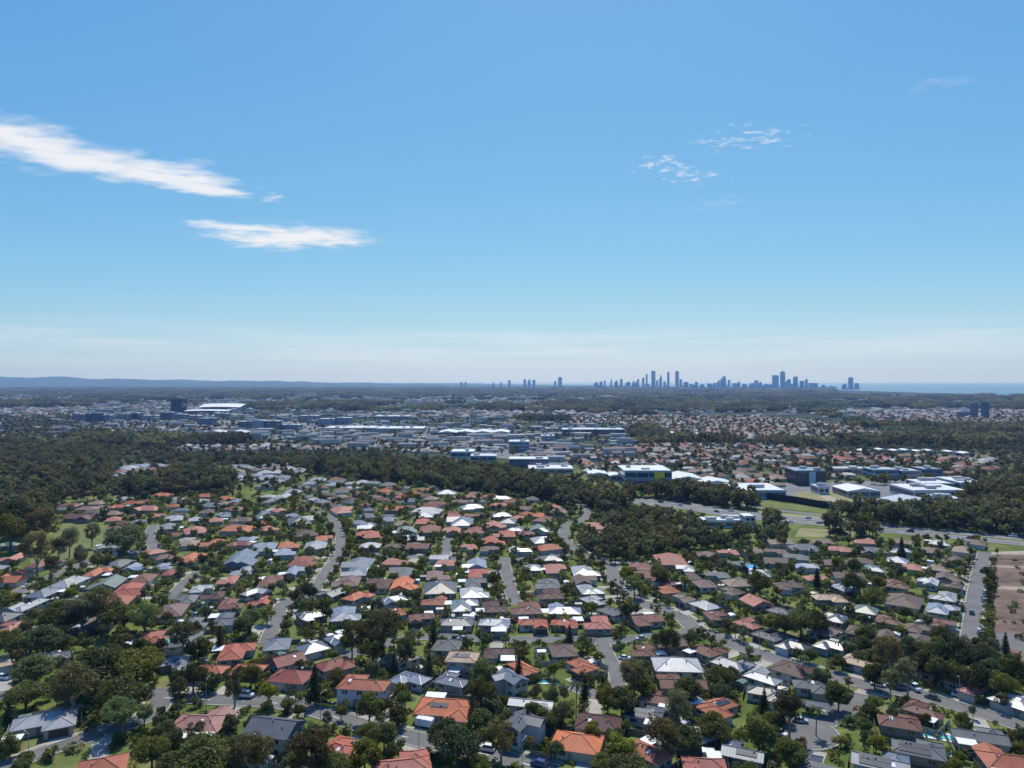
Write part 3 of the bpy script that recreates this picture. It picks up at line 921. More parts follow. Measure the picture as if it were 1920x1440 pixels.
for h in hs:
    h['D'] = h['p'].y; h['size'] = (h['w'] + h['d']) / h['D']
    h['px'], h['py'] = to_px(h['p'].x, h['p'].y, 3.5)
    ca, sa = math.cos(h['a']), math.sin(h['a'])
    for u in np.arange(-h['w'] / 2, h['w'] / 2 + .1, 1.5):
        for v in np.arange(-h['d'] / 2, h['d'] / 2 + .1, 1.5):
            mark(h['p'].x + u * ca - v * sa, h['p'].y + u * sa + v * ca, 2.0)
in_view = [h for h in hs if -60 < h['px'] < 1980 and h['py'] < 1480]
in_view.sort(key=lambda h: -(h['size'] * (1.6 if h['hand'] else 1.0)))
THINGS, REST = in_view[:300], in_view[300:]

def hip_block(mb, rm, L_, W_, z, pitch, ov=0.55, gable=False, ox=0.0, oy=0.0, turn=False, fascia=0.22):
    """hip (or gable) roof over an L x W block centred at ox, oy; returns ridge and hip lines"""
    l, w = L_ / 2 + ov, W_ / 2 + ov
    sw = w > l
    if sw: l, w = w, l
    h = w * math.tan(pitch); r = l - (0.0 if gable else w)
    def T(x, y, zz):
        if sw: x, y = -y, x
        return (x + ox, y + oy, zz)
    zt = z + h; sl = math.hypot(w, h)
    a, b_, c, d = T(-l, -w, z), T(l, -w, z), T(l, w, z), T(-l, w, z)
    e, f = T(-r, 0, zt), T(r, 0, zt)
    mb.face([a, b_, f, e], 0, [(-l, 0), (l, 0), (r, sl), (-r, sl)])
    mb.face([c, d, e, f], 0, [(-l, 0), (l, 0), (r, sl), (-r, sl)])
    if gable:
        mb.face([b_, c, f], 2); mb.face([d, a, e], 2)
    else:
        mb.face([b_, c, f], 0, [(-w, 0), (w, 0), (0, sl)]); mb.face([d, a, e], 0, [(-w, 0), (w, 0), (0, sl)])
    lo = [(p[0], p[1], p[2] - fascia) for p in (a, b_, c, d)]
    for p, q, pl, ql in ((a, b_, lo[0], lo[1]), (b_, c, lo[1], lo[2]), (c, d, lo[2], lo[3]), (d, a, lo[3], lo[0])):
        mb.face([pl, ql, q, p], 1)
    mb.face(lo[::-1], 1)
    return [(e, f)] + ([] if gable else [(a, e), (d, e), (b_, f), (c, f)]), h
WIN = MB()
for (x0, x1, z0, z1) in ((-0.95, -0.87, 0, 1.25), (0.87, 0.95, 0, 1.25), (-0.87, 0.87, 0, 0.08), (-0.87, 0.87, 1.17, 1.25), (-0.04, 0.04, 0.08, 1.17)):
    WIN.box(x0, x1, -0.05, 0.0, z0, z1)
WIN_ME = WIN.mesh('window', [M['frame']])
t_ = MB(); t_.box(-0.87, 0.87, -0.025, 0.0, 0.08, 1.17); PANE_ME = t_.mesh('pane', [M['glass']])
t_ = MB(); t_.box(-2.4, 2.4, -0.04, 0.0, 0.02, 2.2)
for k in range(4): t_.box(-2.38, 2.38, -0.06, -0.04, 0.08 + k * 0.53, 0.52 + k * 0.53)
GARAGE_ME = t_.mesh('garage_door', [M['garage']])
t_ = MB(); t_.box(-0.5, 0.5, -0.05, 0, 0.0, 2.1); t_.box(-0.35, 0.35, -0.07, -0.05, 0.3, 1.0); t_.box(-0.35, 0.35, -0.07, -0.05, 1.15, 1.9); DOOR_ME = t_.mesh('front_door', [M['post']])
t_ = MB(); t_.box(-0.5, 0.5, -0.82, 0.82, 0.0, 0.05, 1); t_.box(-0.47, 0.47, -0.79, 0.79, 0.05, 0.056, 0); SOLAR_ME = t_.mesh('solar_panel', [M['solar'], M['panel_rim']])
PITCH = R(22.5)
t_ = MB(); t_.tube((0, 0, -0.3), (0, 0, 0.35), 0.16, 0.16, 8); t_.tube((0, 0, 0.35), (0, 0, 0.62), 0.26, 0.14, 8); VENT_ME = t_.mesh('roof_vent', [M['alu']])
t_ = MB(); t_.box(-0.45, 0.45, -0.6, 0.6, 0, 0.1); SKY_ME = t_.mesh('skylight', [M['white']])
def make_house(h, near):
    two = h['two']; ze = 5.3 if two else 2.75
    root = empty('house', (h['p'].x, h['p'].y, 0), h['a'], 3)
    w, d, s = h['w'], h['d'], h['side']
    metal = h['c'] in METAL
    rng = random.Random(int(h['p'].x * 13 + h['p'].y * 7))
    style = rng.choice([0, 1, 2, 3, 1, 2]) if not two else rng.choice([0, 3])
    if 'G' in h['o']: style = 1
    e = rng.uniform(2.4, 4.2) if style else 0.0
    dm = d - e                                           # main block depth
    ws = s if style in (1, 2) else -s                    # side on which the wing stands out
    oy = -ws * e / 2
    wall = MB(); wall.box(-w / 2, w / 2, oy - dm / 2, oy + dm / 2, 0, ze - 0.02, bottom=False)
    roof = MB(); gab = rng.random() < 0.14 or two and rng.random() < 0.3
    caps, hr = hip_block(roof, 0, w, dm, ze, PITCH, gable=gab, oy=oy)
    wx = 0.0
    if style:
        w2 = rng.uniform(0.38, 0.5) * w; wx = (w / 2 - w2 / 2 - 0.02) * (1 if style == 1 else -1) * (1 if style < 3 else rng.choice([-1, 1]))
        L2 = e + dm * 0.55; cy_ = oy + ws * (dm / 2 + e - L2 / 2)
        wall.box(wx - w2 / 2, wx + w2 / 2, cy_ - L2 / 2, cy_ + L2 / 2, 0, ze - 0.03, bottom=False)
        c2, _ = hip_block(roof, 0, w2, L2, ze - 0.012, PITCH, gable=rng.random() < 0.25, ox=wx, oy=cy_); caps += c2
    wc = (0.62, 0.62, 0.63) if h['c'] == 'terracotta' and two else rng.choice(WALLS)
    wall.build('wall', M['wall'], root, wc)
    col = PAL[h['c']]; k = rng.uniform(0.9, 1.1); col = tuple(v * k for v in col)
    ro = roof.build('roof', [M['sheet'] if metal else M['tile'], M['gutter'], M['wall']], root, col)
    fy = oy + s * dm / 2                                 # front face of the main block
    if near:
        cap = MB()
        for a, b_ in caps: cap.tube(a, b_, 0.16, 0.16, 4, 0, False)
        cap.build('ridge_cap', M['sheet'] if metal else M['tile'], ro, tuple(v * 0.85 for v in col))
        def window(x, y, rz, z=0.95):
            o = put('window', WIN_ME, root, None, (x, y, z), rz); put('pane', PANE_ME, o)
        for lvl in range(2 if two else 1):
            zz = 0.95 + 2.6 * lvl
            for ys, rz in ((oy - dm / 2 - 0.003, 0.0), (oy + dm / 2 + 0.003, math.pi)):
                n = max(2, int(w / 4.6))
                for q in range(n):
                    x = -w / 2 + (q + 0.5) * w / n
                    if style and abs(x - wx) < w * 0.27 and (ys - oy) * ws > 0: continue
                    if (ys - oy) * s > 0 and lvl == 0 and q in (0, n - 1) and n > 2: continue
                    window(x, ys, rz, zz)
            for xs_, rz in ((-w / 2 - 0.003, -math.pi / 2), (w / 2 + 0.003, math.pi / 2)):
                for q in range(2): window(xs_, oy + (q - 0.5) * dm * 0.45, rz, zz)
        if style in (1, 2): gx, gy = wx, oy + ws * (dm / 2 + e)
        else: gx, gy = (w / 2 - 3.0) * rng.choice([-1, 1]), fy
        put('garage_door', GARAGE_ME, root, rng.choice([(0.5, 0.48, 0.44), (0.09, 0.06, 0.05), (0.35, 0.33, 0.3), (0.6, 0.6, 0.6)]), (gx, gy + s * 0.003, 0), 0 if s < 0 else math.pi)
        dx = -gx * 0.35 if abs(gx) > 2 else 2.5
        if style in (1, 2) and abs(dx - wx) < w * 0.27: dx = -wx * 0.4
        put('front_door', DOOR_ME, root, None, (dx, fy + s * 0.003, 0), 0 if s < 0 else math.pi)
        h['gx'] = (gx, gy)
    if near:
        for q in range(rng.randrange(1, 4)):
            vx, vy = rng.uniform(-0.3, 0.3) * w, -abs(rng.uniform(0.15, 0.55)) * dm / 2; vz = ze + (dm / 2 + 0.55 - abs(vy)) * math.tan(PITCH)
            if q < 2: put('roof_vent', VENT_ME, ro, None, (vx, oy + vy, vz - 0.05))
            else: put('skylight', SKY_ME, ro, None, (vx, oy + vy, vz + 0.03)).rotation_euler = (PITCH, 0, 0)
    feats = []
    o = h['o']
    if not any(q in o for q in 'weG') and not two and rng.random() < 0.16: o += rng.choice('we')
    hw = dm / 2 + 0.55
    if ('s' in o or 'S' in o) and near:
        sgn = -1; nx, ny = (7, 2) if 'S' in o else (5, 1)
        if w < dm: nx = max(3, min(nx, int((dm - w) / 1.1) + 3))
        for i in range(nx):
            for j in range(ny):
                y = sgn * hw * (0.40 + 0.0 * j) + sgn * (j - (ny - 1) / 2) * 1.62
                x = (i - (nx - 1) / 2) * 1.06 - (wx * 0.35 if style else 0)
                z = ze + (hw - abs(y)) * math.tan(PITCH) + 0.10
                pn = put('solar_panel', SOLAR_ME, ro); pn.location = (x, oy + y, z); pn.rotation_euler = (PITCH, 0, 0)
        feats.append('with solar panels')
    if ('w' in o or 'e' in o):
        sg = -1 if 'w' in o else 1
        b_ = MB(); pw, pd = min(6.5, w * 0.38), 4.0; by = -s * (d / 2 - 0.2)
        by0, by1 = (by, by + pd) if s < 0 else (by - pd, by)
        cx = sg * (w / 2 - pw / 2)
        b_.box(cx - pw / 2, cx + pw / 2, by0, by1, ze + 0.06, ze + 0.2)
        po = b_.build('patio_roof', M['white'], root)
        for xx in (cx - pw / 2 + 0.15, cx + pw / 2 - 0.15):
            yy = by1 - 0.15 if s < 0 else by0 + 0.15
            t2 = MB(); t2.box(xx - 0.06, xx + 0.06, yy - 0.06, yy + 0.06, 0, ze + 0.06); t2.build('post', M['white'], root)
        feats.append('with white patio')
    h['feats'] = feats; h['gab'] = gab; h['root'] = root
    h['base'] = ('two-storey ' if two else '') + h['c'] + (' metal-roofed house ' if metal else ' tile-roofed house ') + (feats[0] + ' ' if feats else '') + 'near ' + h['street']
    h['short'] = ('two-storey ' if two else '') + h['c'] + ' roofed house'
    return root
for h in THINGS: make_house(h, h['D'] < 345)
ORD = ['first', 'second', 'third', 'fourth', 'fifth', 'sixth', 'seventh', 'eighth', 'ninth', 'tenth', 'eleventh', 'twelfth', 'thirteenth', 'fourteenth', 'fifteenth', 'sixteenth', 'seventeenth', 'eighteenth', 'nineteenth', 'twentieth']
TENS = ['', '', 'twenty', 'thirty', 'forty', 'fifty', 'sixty', 'seventy']
def ordinal(k): return ORD[k] if k < 20 else TENS[(k + 1) // 10] + ('-' + ORD[(k + 1) % 10 - 1] if (k + 1) % 10 else 'th').replace('yth', 'ieth')
def single_out(items, cat, group):
    """items: (object, phrase, photo x); equal phrases are told apart by counting from the left"""
    byp = {}
    for it in items: byp.setdefault(it[1], []).append(it)
    for ph, L_ in byp.items():
        L_.sort(key=lambda t: t[2])
        for k, (o, p_, x) in enumerate(L_):
            tag(o, p_ if len(L_) == 1 else p_ + ', ' + ('leftmost' if k == 0 else 'rightmost' if k == len(L_) - 1 else ordinal(k) + ' from left'), cat, group)
single_out([(h['root'], h['base'], h['px']) for h in THINGS], 'house', 'houses of the suburb')

# driveways from each near garage to its street
for k, h in enumerate(THINGS):
    if h['D'] > 420 or h['rd'] > 34: continue
    ca, sa = math.cos(h['a']), math.sin(h['a'])
    gx, gy = h.get('gx', (h['w'] * 0.28, h['side'] * h['d'] / 2))
    n = Vector((-sa, ca, 0)) * h['side']; t = Vector((ca, sa, 0))
    a = h['p'] + t * gx + Vector((-sa, ca, 0)) * gy
    ln_ = None
    for q in range(1, 40):
        c = a + n * q
        if taken(c.x, c.y, occr): ln_ = q + 0.8; break
    if ln_ is None: continue
    mid = a + n * ln_ * 0.5
    if any(g is not h and (g['p'] - mid).length < 8 for g in THINGS): continue
    b_ = a + n * ln_
    mb = MB(); z = 0.014 + 0.004 * (k % 3)
    mb.face([(*(a - t * 2.2)[:2], z), (*(a + t * 2.2)[:2], z), (*(b_ + t * 2.6)[:2], z), (*(b_ - t * 2.6)[:2], z)])
    o = mb.build('driveway', M['concrete']); tag(o, 'pale concrete driveway of the ' + h['short'], kind='structure')
    for q in range(0, int(ln_), 2): c = a + n * q; mark(c.x, c.y, 2.8)

# ------------------------------------------------------------------ plants
def leaf_mesh(name, mats, clumps, per, leaf, seed, flat=0.75, trunk=None):
    """leaf-sized faces spread over clumps; clumps: (x, y, z, r)"""
    rs = np.random.RandomState(seed)
    V, Fc, Mi = [], [], []
    tot = sum(c[3] ** 2 for c in clumps); cen = []
    for (cx, cy_, cz, r) in clumps:
        n = max(6, int(per * len(clumps) * r * r / tot))
        d = rs.normal(size=(n, 3)); d /= np.linalg.norm(d, axis=1)[:, None]
        rad = r * rs.uniform(0.62, 1.08, n) ** 0.8
        c = d * rad[:, None] * np.array([1, 1, flat]) + np.array([cx, cy_, cz])
        nn = d + rs.normal(scale=0.55, size=(n, 3)); nn /= np.linalg.norm(nn, axis=1)[:, None]
        u = np.cross(nn, rs.normal(size=(n, 3))); u /= np.linalg.norm(u, axis=1)[:, None]; v = np.cross(nn, u)
        s = leaf * rs.uniform(0.6, 1.35, n)[:, None]
        V.append(np.stack([c - u * s - v * s * 0.7, c + u * s - v * s * 0.55, c + u * s * 0.8 + v * s, c - u * s * 0.9 + v * s * 0.75], 1).reshape(-1, 3))
    V = np.concatenate(V); nq = len(V) // 4
    me = bpy.data.meshes.new(name)
    tv, tf = ([], [])
    if trunk: tv, tf = trunk.v, trunk.f
    nv = len(V) + len(tv)
    faces = [tuple(range(4 * i, 4 * i + 4)) for i in range(nq)] + [tuple(i + len(V) for i in f) for f in tf]
    me.from_pydata([tuple(p) for p in V] + list(tv), [], faces)
    for x in mats: me.materials.append(x)
    if trunk: me.polygons.foreach_set('material_index', [0] * nq + [1] * len(tf))
    me.update(); return me
def tree_form(kind, seed, nc):
    """a 10 m tree, about 8 m across: trunk with limbs, and the clumps of its crown"""
    rs = random.Random(seed); cl = []
    if kind == 'shade':
        for k in range(nc):
            t = k / nc; a = k * 2.4 + rs.uniform(-.5, .5); rr = 3.2 * math.sqrt(rs.uniform(0.05, 1)); zz = 5.6 + (1 - (rr / 3.6) ** 2) * rs.uniform(-1.9, 3.0) - 0.6 * rr / 3.2
            cl.append((rr * math.cos(a), rr * math.sin(a), zz, rs.uniform(1.1, 1.75)))
    elif kind == 'gum':
        for k in range(nc):
            a = k * 2.4 + rs.uniform(-.6, .6); zz = rs.uniform(3.9, 9.2); rr = rs.uniform(0.3, 1) * (3.3 - abs(zz - 6.5) * 0.55)
            cl.append((rr * math.cos(a), rr * math.sin(a), zz, rs.uniform(0.75, 1.35)))
    elif kind == 'bright':
        for k in range(nc):
            a = k * 2.4; rr = 3.0 * math.sqrt(rs.uniform(0, 1)); zz = 6.3 + rs.uniform(-2.2, 2.4) * (1 - (rr / 3.8) ** 2)
            cl.append((rr * math.cos(a), rr * math.sin(a), zz, rs.uniform(1.0, 1.5)))
    elif kind == 'pine':
        for k in range(nc):
            t = (k + 0.5) / nc; a = k * 2.4; rr = 2.6 * (1 - t) * rs.uniform(0.4, 1); cl.append((rr * math.cos(a), rr * math.sin(a), 1.2 + 8.2 * t, 0.5 + 1.3 * (1 - t)))
    tr = MB(); top = 4.6 if kind != 'pine' else 9.0
    tr.tube((0, 0, -0.2), (0.1, 0.05, 2.2), 0.30, 0.23, 7, 0, False); tr.tube((0.1, 0.05, 2.2), (0.0, 0.1, top), 0.23, 0.12, 7, 0, False)
    for c in cl[:7 if kind != 'pine' else 0]: tr.tube((0.05, 0.05, rs.uniform(1.9, 3.4)), (c[0] * 0.85, c[1] * 0.85, c[2] - 0.2), 0.13, 0.04, 5, 0, False)
    return tr, cl
TREES = {}
for kind, nvar, nc, per, lf, bark in (('shade', 5, 28, 160, 0.185, 'bark'), ('gum', 5, 22, 120, 0.165, 'pale_bark'), ('bright', 3, 22, 160, 0.18, 'bark'), ('pine', 2, 26, 80, 0.19, 'bark')):
    TREES[kind] = []
    for v in range(nvar):
        tr, cl = tree_form(kind, 31 * v + len(kind) * 7, nc)
        TREES[kind].append((tr.mesh('trunk', [M[bark]]), leaf_mesh('crown', [L[kind]], cl, per, lf, v + 5, 0.78)))
BIG = {}
for kind, nc, per, lf, bark in (('shade', 46, 130, 0.135, 'bark'), ('gum', 44, 110, 0.12, 'pale_bark'), ('bright', 34, 130, 0.14, 'bark')):
    BIG[kind] = []
    for v in range(3):
        tr, cl = tree_form(kind, 17 * v + len(kind) * 5 + 2, nc); cl = [(a, b_, c, r_ * 0.82) for a, b_, c, r_ in cl]
        BIG[kind].append((tr.mesh('trunk', [M[bark]]), leaf_mesh('crown', [L[kind]], cl, per, lf, v + 25, 0.78)))
# palm: leaning trunk and arching fronds
PALMS = []
for v in range(2):
    rs = random.Random(50 + v); tr = MB(); tr.tube((0, 0, -0.2), (0.15, 0.1, 5), 0.24, 0.18, 7, 0, False); tr.tube((0.15, 0.1, 5), (0.3, 0.1, 8.6), 0.18, 0.14, 7, 0, False)
    fr = MB()
    for k in range(16):
        a = k * 2.4; up = rs.uniform(0.1, 1.0); prev = None
        for sg in range(6):
            t = sg / 5; rr = 0.2 + 3.0 * t; z = 8.6 + up * 1.6 * t - 2.4 * t * t * (1.1 - 0.4 * up)
            wd = 0.45 * math.sin(0.35 + 2.6 * t); c = Vector((0.3 + rr * math.cos(a), 0.1 + rr * math.sin(a), z)); n_ = Vector((-math.sin(a), math.cos(a), 0))
            cur = (c - n_ * wd - Vector((0, 0, wd * 0.5)), c, c + n_ * wd - Vector((0, 0, wd * 0.5)))
            if prev: fr.face([prev[0], cur[0], cur[1], prev[1]]); fr.face([prev[1], cur[1], cur[2], prev[2]])
            prev = cur
    PALMS.append((tr.mesh('trunk', [M['bark']]), fr.mesh('crown', [L['palm']])))
TREES['palm'] = PALMS
trees = []
def add_tree(px, py, wpx, kind, tall=1.0, hand=True):
    """px, py: middle of the crown in the photo; wpx: its width"""
    D = HC * F / (py - HY)
    if wpx > 75 and kind != 'pine': tall *= 0.74
    for _ in range(4):
        dia = wpx * D / F; ht = dia * (1.12 if kind in ('shade', 'bright') else 1.3) * tall
        if kind == 'palm': ht = dia * 1.5
        if kind == 'pine': ht = dia * 1.9
        D = (HC - ht * 0.58) * F / (py - HY)
    trees.append(dict(x=(px - 960) / F * D, y=D, dia=dia, h=ht, kind=kind, hand=hand))
for t in """180 1248 120 shade;258 1240 112 shade;138 1286 100 gum;228 1298 112 shade;64 1250 84 shade;48 1296 78 shade;80 1196 84 shade;20 1202 66 shade;110 1158 80 shade;152 1148 78 gum;186 1136 84 gum;232 1152 78 shade;272 1156 66 bright
225 1338 72 bright;335 1300 48 gum;344 1194 62 gum;372 1214 48 shade;440 1284 56 gum;505 1297 46 bright;362 1262 58 shade;470 1264 48 shade;590 1276 42 pine;692 1322 58 shade;640 1333 28 bright;745 1338 40 shade;720 1374 56 shade;716 1182 96 gum;660 1198 56 gum;762 1222 46 gum;700 1215 60 shade
902 1290 60 shade;906 1258 54 shade;858 1388 96 shade;832 1372 60 shade;940 1382 64 gum;1020 1346 44 shade;902 1345 46 shade;380 1412 110 shade;472 1416 92 gum;582 1412 112 gum;684 1412 62 shade;284 1402 72 shade;440 1396 60 shade;620 1432 80 shade;330 1432 80 shade;18 1395 40 shade
1166 1402 66 bright;1182 1434 84 shade;1244 1380 86 gum;1272 1332 70 gum;1292 1384 60 shade;1340 1360 76 shade;1422 1370 66 shade;1482 1408 62 shade;1190 1270 76 gum;1352 1268 50 shade;1166 1312 56 shade;1480 1334 70 gum;1572 1300 52 shade;1632 1330 30 shade;1640 1318 34 bright;1450 1352 50 shade;1210 1290 44 shade;1290 1290 56 shade
1668 1226 60 gum;1708 1216 62 shade;1752 1220 68 shade;1800 1226 70 shade;1850 1236 72 shade;1892 1252 70 shade;1702 1268 56 gum;1764 1250 58 shade;1830 1268 60 shade;1882 1280 60 shade;1640 1262 48 shade;1670 1280 44 gum;1735 1240 52 shade;1790 1256 56 shade;1860 1258 60 shade
1502 1160 58 shade;1472 1168 52 shade;1534 1162 50 shade;1250 1196 58 shade;1300 1200 30 palm;1505 1246 34 palm;1395 1242 26 palm;1080 1300 44 palm;1610 1232 30 shade;1530 1345 40 palm;1470 1330 40 shade
236 1006 82 shade;40 962 96 shade;82 984 76 gum;70 1032 64 gum;130 1012 46 gum;150 1042 36 gum;172 1000 36 gum;98 1060 36 gum;110 1028 40 gum;20 990 70 shade
1770 1190 50 shade;1850 1070 22 shade;1852 1090 20 shade;1600 1090 46 shade;1640 1118 44 shade;1425 1090 46 shade;1240 1075 40 shade;1190 1095 40 bright;1175 1075 36 bright;500 1148 34 bright;470 1160 44 bright;455 1172 40 shade;555 1115 30 shade;720 1320 30 shade;560 1330 26 shade
990 1345 30 pine;1055 1335 46 shade;1030 1350 40 shade;885 1330 30 pine;880 1378 40 pine;610 1300 30 shade;1000 1330 40 shade;1140 1305 50 shade;1110 1370 40 bright;1128 1428 46 shade;900 1430 40 shade;735 1405 30 shade""".replace('\n', ';').split(';'):
    a_ = t.split(); add_tree(float(a_[0]), float(a_[1]), float(a_[2]), a_[3])
CARPX = [(586, 1308), (606, 1318), (622, 1321), (462, 1304), (908, 1402), (1024, 1436), (1638, 1281), (1676, 1287), (1714, 1290), (1752, 1308), (1812, 1306), (1500, 1351), (1462, 1375), (1194, 1197), (852, 1283), (1171, 1233), (796, 1352), (672, 1329), (1576, 1394), (1755, 1380)]
HERO = [h for h in THINGS if h['hand'] and h['D'] < 345]
# more trees wherever yards leave room
cells = {}
def tkey(x, y): return (int(x // 6), int(y // 6))
for t in trees: cells.setdefault(tkey(t['x'], t['y']), []).append(t)
def crowd(x, y, r):
    a, b_ = tkey(x, y)
    for i in (-1, 0, 1):
        for j in (-1, 0, 1):
            for t in cells.get((a + i, b_ + j), ()):
                if (t['x'] - x) ** 2 + (t['y'] - y) ** 2 < (0.36 * (t['dia'] + r)) ** 2: return True
    return False
def scatter(n, ymin, ymax, test, dia, kinds, free=True):
    k = 0
    for _ in range(n):
        y = math.sqrt(rnd.uniform(ymin ** 2, ymax ** 2)); x = rnd.uniform(-0.78, 0.78) * y
        px, py = to_px(x, y)
        if not test(px, py): continue
        if free and taken(x, y): continue
        d = rnd.uniform(*dia) * rnd.choice([0.8, 1, 1, 1.25])
        if crowd(x, y, d): continue
        kd = rnd.choice(kinds)
        if y < 330 and any(abs(cx_ - px) < 12 + d * 0.5 * F / y and to_px(x, y, d * 1.2)[1] - 6 < cy_ < py + 4 for cx_, cy_ in CARPX): continue
        if y < 330 and any(0 < hh['p'].y - y < 34 and abs(hh['px'] - px) < (hh['w'] * 0.32 + d * 0.4) * F / y and hh['py'] > to_px(x, y, d * 1.15)[1] - 4 for hh in HERO) and rnd.random() < 0.9: continue
        t = dict(x=x, y=y, dia=d, h=d * rnd.uniform(1.0, 1.3) * (1.5 if kd in ('pine', 'palm') else 1.0), kind=kd, hand=False)
        trees.append(t); cells.setdefault(tkey(x, y), []).append(t); k += 1
    return k
suburb = lambda px, py: inpoly(px, py, SUBURB) and not inpoly(px, py, PARK)
KN = ['shade', 'shade', 'gum', 'gum', 'bright', 'shade', 'bright', 'gum', 'pine', 'shade', 'shade']
for r in ROADS[:15]:
    for sd_ in (-1, 1):
        e_ = ribbon_edges(r['line'], sd_ * (r['w'] / 2 + 2.3))
        for k in range(2, len(e_), 3):
            p = e_[k]; px, py = to_px(p.x, p.y)
            if rnd.random() < 0.5 or taken(p.x, p.y, occr) or taken(p.x, p.y) and rnd.random() < 0.3: continue
            d = rnd.uniform(3.0, 5.6)
            if crowd(p.x, p.y, d) or any(abs(cx_ - px) < 12 + d * 0.5 * F / p.y and to_px(p.x, p.y, d * 1.2)[1] - 6 < cy_ < py + 4 for cx_, cy_ in CARPX): continue
            t = dict(x=p.x, y=p.y, dia=d, h=d * rnd.uniform(1.0, 1.3), kind=rnd.choice(['shade', 'gum', 'bright', 'shade']), hand=False)
            trees.append(t); cells.setdefault(tkey(p.x, p.y), []).append(t)
scatter(5600, 178, 470, suburb, (2.8, 6.2), KN)
scatter(7500, 470, 930, suburb, (3.4, 7.0), ['shade', 'shade', 'gum', 'bright', 'shade'])
for g in GROVES_IN: scatter(2500, 178, 330, lambda px, py: inpoly(px, py, g), (5, 9), ['shade', 'shade', 'gum'])
for t in trees:
    t['px'], t['py'] = to_px(t['x'], t['y'], t['h'] * 0.6); t['size'] = t['dia'] / t['y']
vis = [t for t in trees if -50 < t['px'] < 1970 and t['py'] < 1475]
vis.sort(key=lambda t: -t['size'] * (1.5 if t['hand'] else 1.0))
T_THINGS, T_REST = vis[:300], vis[300:]
NAME = {'shade': 'shade_tree', 'gum': 'gum_tree', 'bright': 'shade_tree', 'palm': 'palm_tree', 'pine': 'conifer'}
LOOK = {'shade': 'dark green rounded tree', 'gum': 'olive open-crowned gum tree', 'bright': 'light green leafy tree', 'palm': 'feathery green palm tree', 'pine': 'dark narrow conifer'}
items = []
big = sorted([t['dia'] for t in T_THINGS])
for t in T_THINGS:
    tr, cr = rnd.choice(BIG[t['kind']] if t['dia'] > 9.5 and t['kind'] in BIG else TREES[t['kind']])
    sx, sz = t['dia'] / 8.4, t['h'] / 9.6
    root = empty(NAME[t['kind']], (t['x'], t['y'], 0), rnd.uniform(0, 6.28), 2); root.scale = (sx, sx * rnd.uniform(0.9, 1.1), sz)
    put('trunk', tr, root); put('crown', cr, root)
    size = 'tall ' if t['dia'] > 12 else 'small ' if t['dia'] < 6.2 else ''
    p = Vector((t['x'], t['y'], 0)); hn = min(THINGS, key=lambda h: (h['p'] - p).length)
    dd = (hn['p'] - p).length; rel = 'behind' if p.y > hn['p'].y + hn['d'] * 0.45 else 'in front of' if p.y < hn['p'].y - hn['d'] * 0.45 else 'beside'
    st = nearest_road(p)[1]['phrase'].replace('the ', '', 1)
    if len((LOOK[t['kind']] + rel + hn['c'] + st).split()) + 3 > 10: size = ''
    if 'bare earth' in st: st = 'bare earth'
    ph = size + LOOK[t['kind']] + ' ' + rel + ' ' + hn['c'] + '-roofed house'
    items.append((root, ph + (' near ' + st if len((ph + ' ' + st).split()) < 12 else ''), t['px']))
single_out(items, 'tree', 'trees of the suburb')

# coarser plants for what nobody could count
def sources(*meshes):
    col = bpy.data.collections.new('plant_sources')
    for k, (n, me) in enumerate(meshes):
        o = bpy.data.objects.new('source_%02d' % k, me); col.objects.link(o)
    return col
def far_tree(kind, seed, nc, per, lf, material):
    tr, cl = tree_form(kind, seed, nc)
    return leaf_mesh('tree', [L[material], M['bark']], cl, per, lf, seed, 0.8, tr)
MIDCOL = sources(*[('m', far_tree(k, 70 + i, 14, pr, 0.42, mt)) for i, (k, mt, pr) in enumerate((('shade', 'shade', 26), ('gum', 'gum', 24), ('bright', 'bright', 26), ('shade', 'wood', 26), ('gum', 'wood', 26)))])
FARCOL = sources(*[('f', far_tree(k, 90 + i, 9, 9, 0.95, 'wood')) for i, k in enumerate(('shade', 'gum', 'shade', 'gum'))])
def grove(seed):                       # sixty metres of bush canopy
    rs = random.Random(seed); cl = []
    for k in range(46):
        a, r_ = rs.uniform(0, 6.28), 32 * math.sqrt(rs.uniform(0, 1)); s = rs.uniform(3.2, 5.6); hgt = rs.uniform(6, 13)
        cl.append((r_ * math.cos(a), r_ * math.sin(a), hgt, s))
        cl.append((r_ * math.cos(a), r_ * math.sin(a), hgt - s * 0.9, s * 0.8))
    return leaf_mesh('grove', [L['wood']], cl, 14, 1.7, seed, 0.8)
GROVECOL = sources(*[('g', grove(s)) for s in (1, 2, 3)])
bush_cl = [(0.5 * math.cos(k * 2.4), 0.5 * math.sin(k * 2.4), 0.55 + 0.12 * (k % 3), 0.5) for k in range(6)]
BUSHCOL = sources(*[('b', leaf_mesh('shrub', [L[mt]], bush_cl, 11, 0.17, 7 + i, 0.9)) for i, mt in enumerate(('shade', 'bright', 'gum', 'shade'))])
